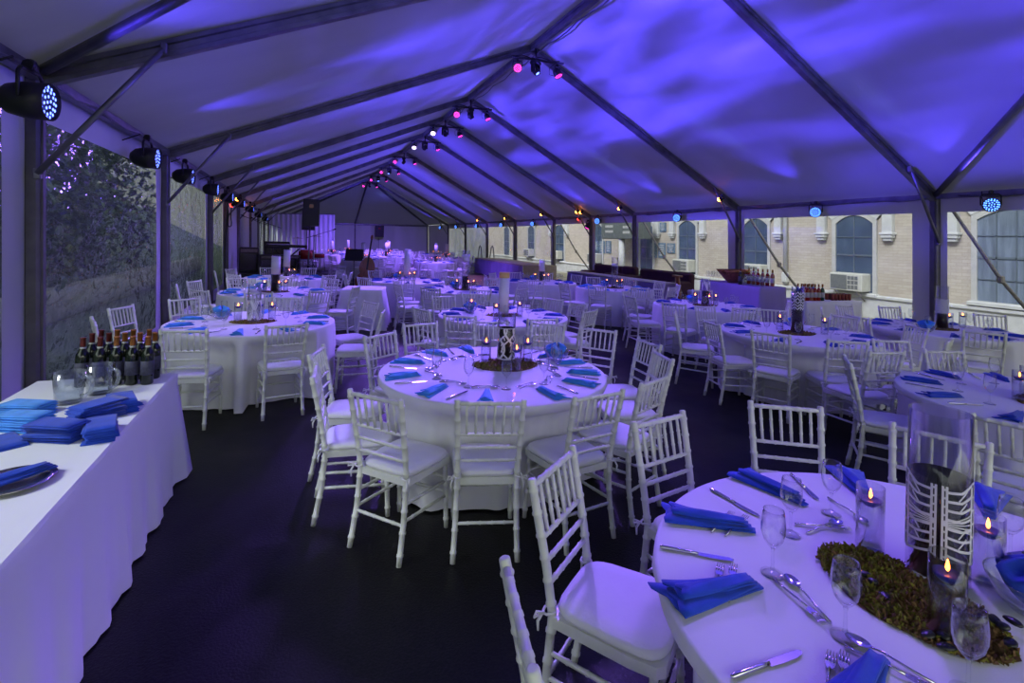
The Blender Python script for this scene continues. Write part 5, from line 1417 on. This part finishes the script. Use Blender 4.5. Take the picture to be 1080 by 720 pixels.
PK = 1.0
def spot(loc, target, power, col, size, blend=.6, soft=.06, streak_mask=None, name='spot'):
    l = bpy.data.lights.new(name, 'SPOT'); l.energy = power*PK; l.color = col; l.spot_size = size; l.spot_blend = blend; l.shadow_soft_size = soft
    o = bpy.data.objects.new(name, l); C.objects.link(o); o.location = loc
    o.rotation_euler = (Vector(target)-Vector(loc)).to_track_quat('-Z', 'Y').to_euler()
    if streak_mask:  # noise in the emission stands in for shadow streaks on the roof
        l.use_nodes = True; nt = l.node_tree; N = nt.nodes; L = nt.links; em = N['Emission']
        tc = N.new('ShaderNodeTexCoord'); prev = None
        for q, (sc_, rot) in enumerate(((streak_mask[0], streak_mask[2]), (streak_mask[0], (streak_mask[2][0]+.15, streak_mask[2][1]+.1, streak_mask[2][2]+.95)))):
            mp = N.new('ShaderNodeMapping'); mp.inputs['Scale'].default_value = sc_; mp.inputs['Rotation'].default_value = rot
            nz = N.new('ShaderNodeTexNoise'); nz.inputs['Scale'].default_value = 1; nz.inputs['Detail'].default_value = 2.5; nz.inputs['Distortion'].default_value = .15
            rp = N.new('ShaderNodeValToRGB'); rp.color_ramp.elements[0].position = .39; rp.color_ramp.elements[0].color = (streak_mask[1],)*3+(1,); rp.color_ramp.elements[1].position = .57
            L.new(tc.outputs['Normal'], mp.inputs['Vector']); L.new(mp.outputs['Vector'], nz.inputs['Vector']); L.new(nz.outputs['Fac'], rp.inputs['Fac'])
            if prev is None: prev = rp.outputs['Color']
            else:
                mx = N.new('ShaderNodeMixRGB'); mx.blend_type = 'MULTIPLY'; mx.inputs['Fac'].default_value = 1
                L.new(prev, mx.inputs[1]); L.new(rp.outputs['Color'], mx.inputs[2]); L.new(mx.outputs[0], em.inputs['Color'])
    return o
BLU = (.085, .05, 1.0); VIO = (.28, .14, 1.0)
# left eave
LY = [4.72, 7.74, 10.0, 12.8, 15.4, 18.4, 21.8, 26.0, 30.5]
for i, Y in enumerate(LY):
    z = ZL(Y)-.14
    PAR_L.put(pose(0, 0) if False else Matrix.Translation((XL+.22, Y, z)) @ Matrix.Rotation(-PI/2-.08, 4, 'Z') @ Matrix.Scale(1.25, 4), ['big blue LED can nearest the camera on the left eave', 'second black can along the left eave, above the largest clear window', 'third black can along the left eave, just past the second post', 'fourth black can along the left eave', 'fifth can along the left eave', 'sixth can along the left eave', 'seventh can along the left eave', 'eighth can along the left eave', 'ninth and farthest can along the left eave'][i], 'LED cans on the left eave')
    spot((XL+.34, Y, z-.12), (XL+3.0, Y+.35, z+1.35), 170, BLU, .85, .9, .05)
    spot((XL+.34, Y, z-.12), (XL+3.6, Y+.7, z+1.50), 190, (.22, .30, 1), .26, .9, .03)
RY = [4.45, 7.37, 11.6, 15.8, 21.4, 25.4, 29.6, 34.0, 38.4]
for i, Y in enumerate(RY):
    z = 2.42
    PAR_R.put(Matrix.Translation((XR-.22, Y, z)) @ Matrix.Rotation(PI/2+.55, 4, 'Z'), ['glowing blue LED can above the largest arched window', 'second LED can along the right eave, above the air conditioner window', 'third LED can along the right eave, above the wall notices', 'fourth LED can along the right eave, above the canopy sign', 'fifth LED can along the right eave, beyond the open doorway', 'sixth LED can along the right eave', 'seventh LED can along the right eave', 'eighth LED can along the right eave', 'ninth and farthest LED can along the right eave'][i], 'LED cans on the right eave')
    spot((XR-.36, Y, z-.12), (XR-3.4, Y+.2, z+1.65), 250, BLU, .9, .9, .05)
    spot((XR-.36, Y, z-.12), (XR-3.5, Y+.7, z+1.92), 260, (.22, .30, 1), .24, .9, .03)
# ridge bars
NAMES = ['nearest', 'second', 'third', 'fourth', 'fifth', 'sixth', 'seventh', 'farthest']
for i, Y in enumerate((9.6, 13.9, 16.64, 19.65, 24.0, 28.3, 32.6, 36.9)):
    zb = ZP-.42; nm = NAMES[i]
    t = thing('lighting_bar', 'black lighting bar hung under the ridge, %s of the row' % nm, 'lighting bar', Matrix.Translation((XM, Y-.25, zb)), 'lighting bars under the ridge')
    build(MB().tube([(-.55, 0, 0), (.62, 0, 0)], .024, 8), 'crossbar', BLACK, t)
    build(MB().tube([(0, 0, 0), (0, .05, .26)], .02, 6), 'hanger', BLACK, t)
    mb = MB(); mb.tube([(-.5, .03, .02), (-.3, .035, .07), (-.1, .03, .03), (.12, .035, .08), (.35, .03, .03), (.55, .03, .05)], .010, 5); build(mb, 'cable', CABLE, t)
    (PAR_P if i != 3 and i != 2 else PAR_W).put(Matrix.Translation((XM-.42, Y-.25, zb-.056)) @ Matrix.Rotation(PI-.35, 4, 'Z') @ Matrix.Scale(.8, 4), 'pink-lit can at the left end of the %s ridge bar' % nm if i not in (2, 3) else 'white-violet lit can at the left end of the %s ridge bar' % nm, 'cans on the ridge bars')
    MOV.put(Matrix.Translation((XM-.02, Y-.25, zb-.028)) @ Matrix.Rotation(.6+i, 4, 'Z') @ Matrix.Scale(.8, 4), 'black moving head in the middle of the %s ridge bar' % nm, 'moving heads on the ridge bars')
    PAR_D.put(Matrix.Translation((XM+.48, Y-.25, zb-.056)) @ Matrix.Rotation(PI+.5, 4, 'Z') @ Matrix.Scale(.8, 4), 'pink-lit can hanging at the right end of the %s ridge bar' % nm, 'cans on the ridge bars')
# amber pin spots on the right rafters
for i, (Y, X) in enumerate(((9.6, 9.45), (13.9, 9.5), (16.64, 9.5), (19.65, 9.5), (24.0, 9.55), (28.3, 9.55))):
    z = ZR+(XR-X)*(ZP-ZR)/(XR-XM)-.25
    nm = ['nearest', 'second', 'third', 'fourth', 'fifth', 'farthest'][i]
    PINO.put(Matrix.Translation((X, Y-.16, z)) @ Matrix.Rotation(PI+.5, 4, 'Z'), 'amber lamp on the right rafters, %s of the row' % nm, 'amber lamps on the right rafters')
    if i == 2: PINO.put(Matrix.Translation((X+.16, Y-.18, z-.02)) @ Matrix.Rotation(PI+.5, 4, 'Z'), 'twin amber lamp beside the third one on the right rafters', 'amber lamps on the right rafters')
    spot((X, Y-.2, z), (X-1.0, Y+.6, z+.75), 5, (1, .28, .03), .6, .8, .03)
PINR.put(Matrix.Translation((XR-.05, 17.4, 2.36)) @ Matrix.Rotation(PI+.5, 4, 'Z'), 'small red lamp over the open doorway', None)
PAR_D.put(Matrix.Translation((XR-.35, 16.3, 2.25)) @ Matrix.Rotation(PI*.5, 4, 'Z'), 'black can hanging dark in the open doorway', None)
# hanging amber/teal fixture cluster near the left
for i, (Y, dz, P, lb) in enumerate(((17.2, -.30, PINO, 'small amber lamp by the cable loop on the left eave'), (15.9, -.55, PINR, 'small red lamp at the cable loop on the left wall'), (22.6, -.2, PINO, 'small amber lamp farthest along the left eave'))):
    P.put(Matrix.Translation((XL+.3, Y, ZL(Y)+dz)) @ Matrix.Rotation(-2.2, 4, 'Z'), lb, None)
mb = MB(); mb.tube([(XL+.2, 15.8, 2.62)]+[(XL+.2+.02*math.sin(a*3), 15.9+.42*math.sin(a), 2.30+.34*math.cos(a)) for a in [i*.45 for i in range(1, 14)]]+[(XL+.14, 15.6, 1.6), (XL+.12, 15.5, .5), (XL+.2, 15.5, .09)], .016, 6)
tag(build(mb, 'cable_loop', CABLE), 'black cable coiled in a loop and trailing down the left wall', 'cable')

# wash lights: added eave spots, noise-masked to imitate shadow streaks on the roof, violet washes over the tables
# (left-eave spots throw across to the right slope, right-eave spots across to the left one)
for k, (Y, p, g) in enumerate(((1.2, 7500, (.3, .5, .4)), (4.6, 6500, (.9, .2, .4)), (7.6, 6500, (.2, .2, .9)), (11.0, 6000, (.6, .1, .2)), (14.6, 5000, (.1, .7, .5)))):
    spot((XL+.5, Y-.4, 2.75), (6.5, Y, 4.72), p*1.35, BLU, .80, .95, .05, ((2, 12, 2), .14, g))
for k, (Y, p, g) in enumerate(((2.6, 3600, (.1, .9, .4)), (6.0, 2400, (.5, .9, .1)), (9.4, 2800, (.4, .3, .8)), (13.0, 2400, (.8, .6, .3)))):
    spot((XR-.5, Y+.5, 2.2), (2.4, Y, 4.80), p*1.35, BLU, .78, .95, .05, ((2, 12, 2), .14, g))
spot((XR-.5, 17, 2.2), (2.2, 17.5, 4.7), 2400, BLU, .66, .9)
spot((XL+.5, 17, 2.7), (6.5, 20, 4.7), 3600, BLU, .7, .9)
spot((XR-.5, 22, 2.2), (2.2, 23, 4.75), 2600, BLU, .7, .9)
spot((XL+.5, 25, 2.6), (6.5, 28, 4.7), 3600, BLU, .75, .9)
spot((XM, 30, ZP-1.6), (4, 43, 2.8), 500, BLU, 1.2, .7)
for (x, y, z), tg, p, sz in (((XM-.1, 9.35, 5.0), (1.4, 3.9, .7), 560, .46), ((XM, 3.4, 4.9), (1.75, .9, .7), 100, .55), ((XM-.1, 9.35, 5.0), (2.5, 6.4, .7), 230, .6),
                             ((XM-.1, 9.35, 5.0), (-.5, 6.6, .7), 400, .40), ((XM, 13.6, 5.0), (-.4, 10.5, .7), 330, .7), ((XM, 13.6, 5.0), (2.8, 10, .7), 330, .9), ((XM, 9.35, 5.0), (5.6, 4.6, .7), 120, .5),
                             ((XM, 13.6, 5.0), (6.4, 9.6, .7), 180, .8), ((XM, 19.4, 5.0), (2.0, 14, .7), 320, 1.1), ((XM, 19.4, 5.0), (5.6, 21, .7), 320, 1.2), ((XM, 24, 5.0), (3.5, 27, .7), 420, 1.3), ((XM, 9.35, 5.0), (6.6, 6.8, .7), 110, .55),
                             ((XM, 28.3, 5.0), (4.5, 33, .7), 420, 1.4), ((XM, 19.4, 5.0), (-.5, 19, 1.0), 160, .7), ((XM, 28, 5.0), (0, 36.6, 1.6), 70, .7)):
    spot((x, y, z), tg, p*(5.6 if tg[1] < 13 else 7.0), VIO if tg[1] < 13 else (.26, .12, 1), sz, .85, .45)

# ================================================================== DAYLIGHT AND CAMERA
sl = bpy.data.lights.new('facade_fill_sun', 'SUN'); sl.energy = 2.2; sl.angle = .35; sl.color = (.98, .98, 1)  # added to brighten the brick facade; the overcast dusk has no sun
so = bpy.data.objects.new('facade_fill_sun', sl); C.objects.link(so); so.rotation_euler = Vector((1, .25, -1.0)).to_track_quat('-Z', 'Y').to_euler()
w = bpy.data.worlds.new('dusk'); bpy.context.scene.world = w; w.use_nodes = True
N = w.node_tree.nodes; L = w.node_tree.links; bg = N['Background']
tc = N.new('ShaderNodeTexCoord'); sp = N.new('ShaderNodeSeparateXYZ'); rp = N.new('ShaderNodeValToRGB')
rp.color_ramp.elements[0].position = .48; rp.color_ramp.elements[0].color = (.30, .30, .27, 1)
rp.color_ramp.elements[1].position = .75; rp.color_ramp.elements[1].color = (.72, .78, .72, 1)
mr = N.new('ShaderNodeMapRange'); mr.inputs['From Min'].default_value = -1; mr.inputs['From Max'].default_value = 1
L.new(tc.outputs['Generated'], sp.inputs[0]); L.new(sp.outputs['Z'], mr.inputs['Value']); L.new(mr.outputs[0], rp.inputs['Fac']); 
my = N.new('ShaderNodeMapRange'); my.inputs['From Min'].default_value = .15; my.inputs['From Max'].default_value = -.9; my.inputs['To Min'].default_value = 0; my.inputs['To Max'].default_value = 1
pz = N.new('ShaderNodeMapRange'); pz.inputs['From Min'].default_value = -.05; pz.inputs['From Max'].default_value = .12
mg = N.new('ShaderNodeMath'); mg.operation = 'MULTIPLY'; ma = N.new('ShaderNodeMath'); ma.operation = 'MULTIPLY_ADD'; ma.inputs[1].default_value = 2.1; ma.inputs[2].default_value = .72
L.new(sp.outputs['Y'], my.inputs['Value']); L.new(sp.outputs['Z'], pz.inputs['Value']); L.new(my.outputs[0], mg.inputs[0]); L.new(pz.outputs[0], mg.inputs[1])
L.new(mg.outputs[0], ma.inputs[0]); L.new(ma.outputs[0], bg.inputs['Strength'])       # the last of the daylight stands behind the camera
L.new(rp.outputs['Color'], bg.inputs['Color'])
cam = bpy.data.cameras.new('camera'); co = bpy.data.objects.new('camera', cam); C.objects.link(co)
co.location = (0, 0, CZ); co.rotation_euler = (PI/2, 0, -YAW)
cam.sensor_width = 36; cam.lens = 36*FPX/1080; cam.shift_y = -(360-HV)/1080; cam.clip_start = .05; cam.clip_end = 300
sc = bpy.context.scene; sc.camera = co
sc.view_settings.view_transform = 'Standard'; sc.view_settings.look = 'None'; sc.view_settings.exposure = 0.38; sc.view_settings.gamma = 1; sc.view_settings.use_curve_mapping = False
try:
    sc.cycles.use_denoising = True; sc.cycles.denoiser = 'OPENIMAGEDENOISE'
    sc.cycles.max_bounces = 10; sc.cycles.transparent_max_bounces = 24; sc.cycles.diffuse_bounces = 4; sc.cycles.glossy_bounces = 4; sc.cycles.transmission_bounces = 8
    sc.cycles.caustics_reflective = False; sc.cycles.caustics_refractive = False; sc.cycles.sample_clamp_indirect = 4
except Exception as e: print('cycles', e)
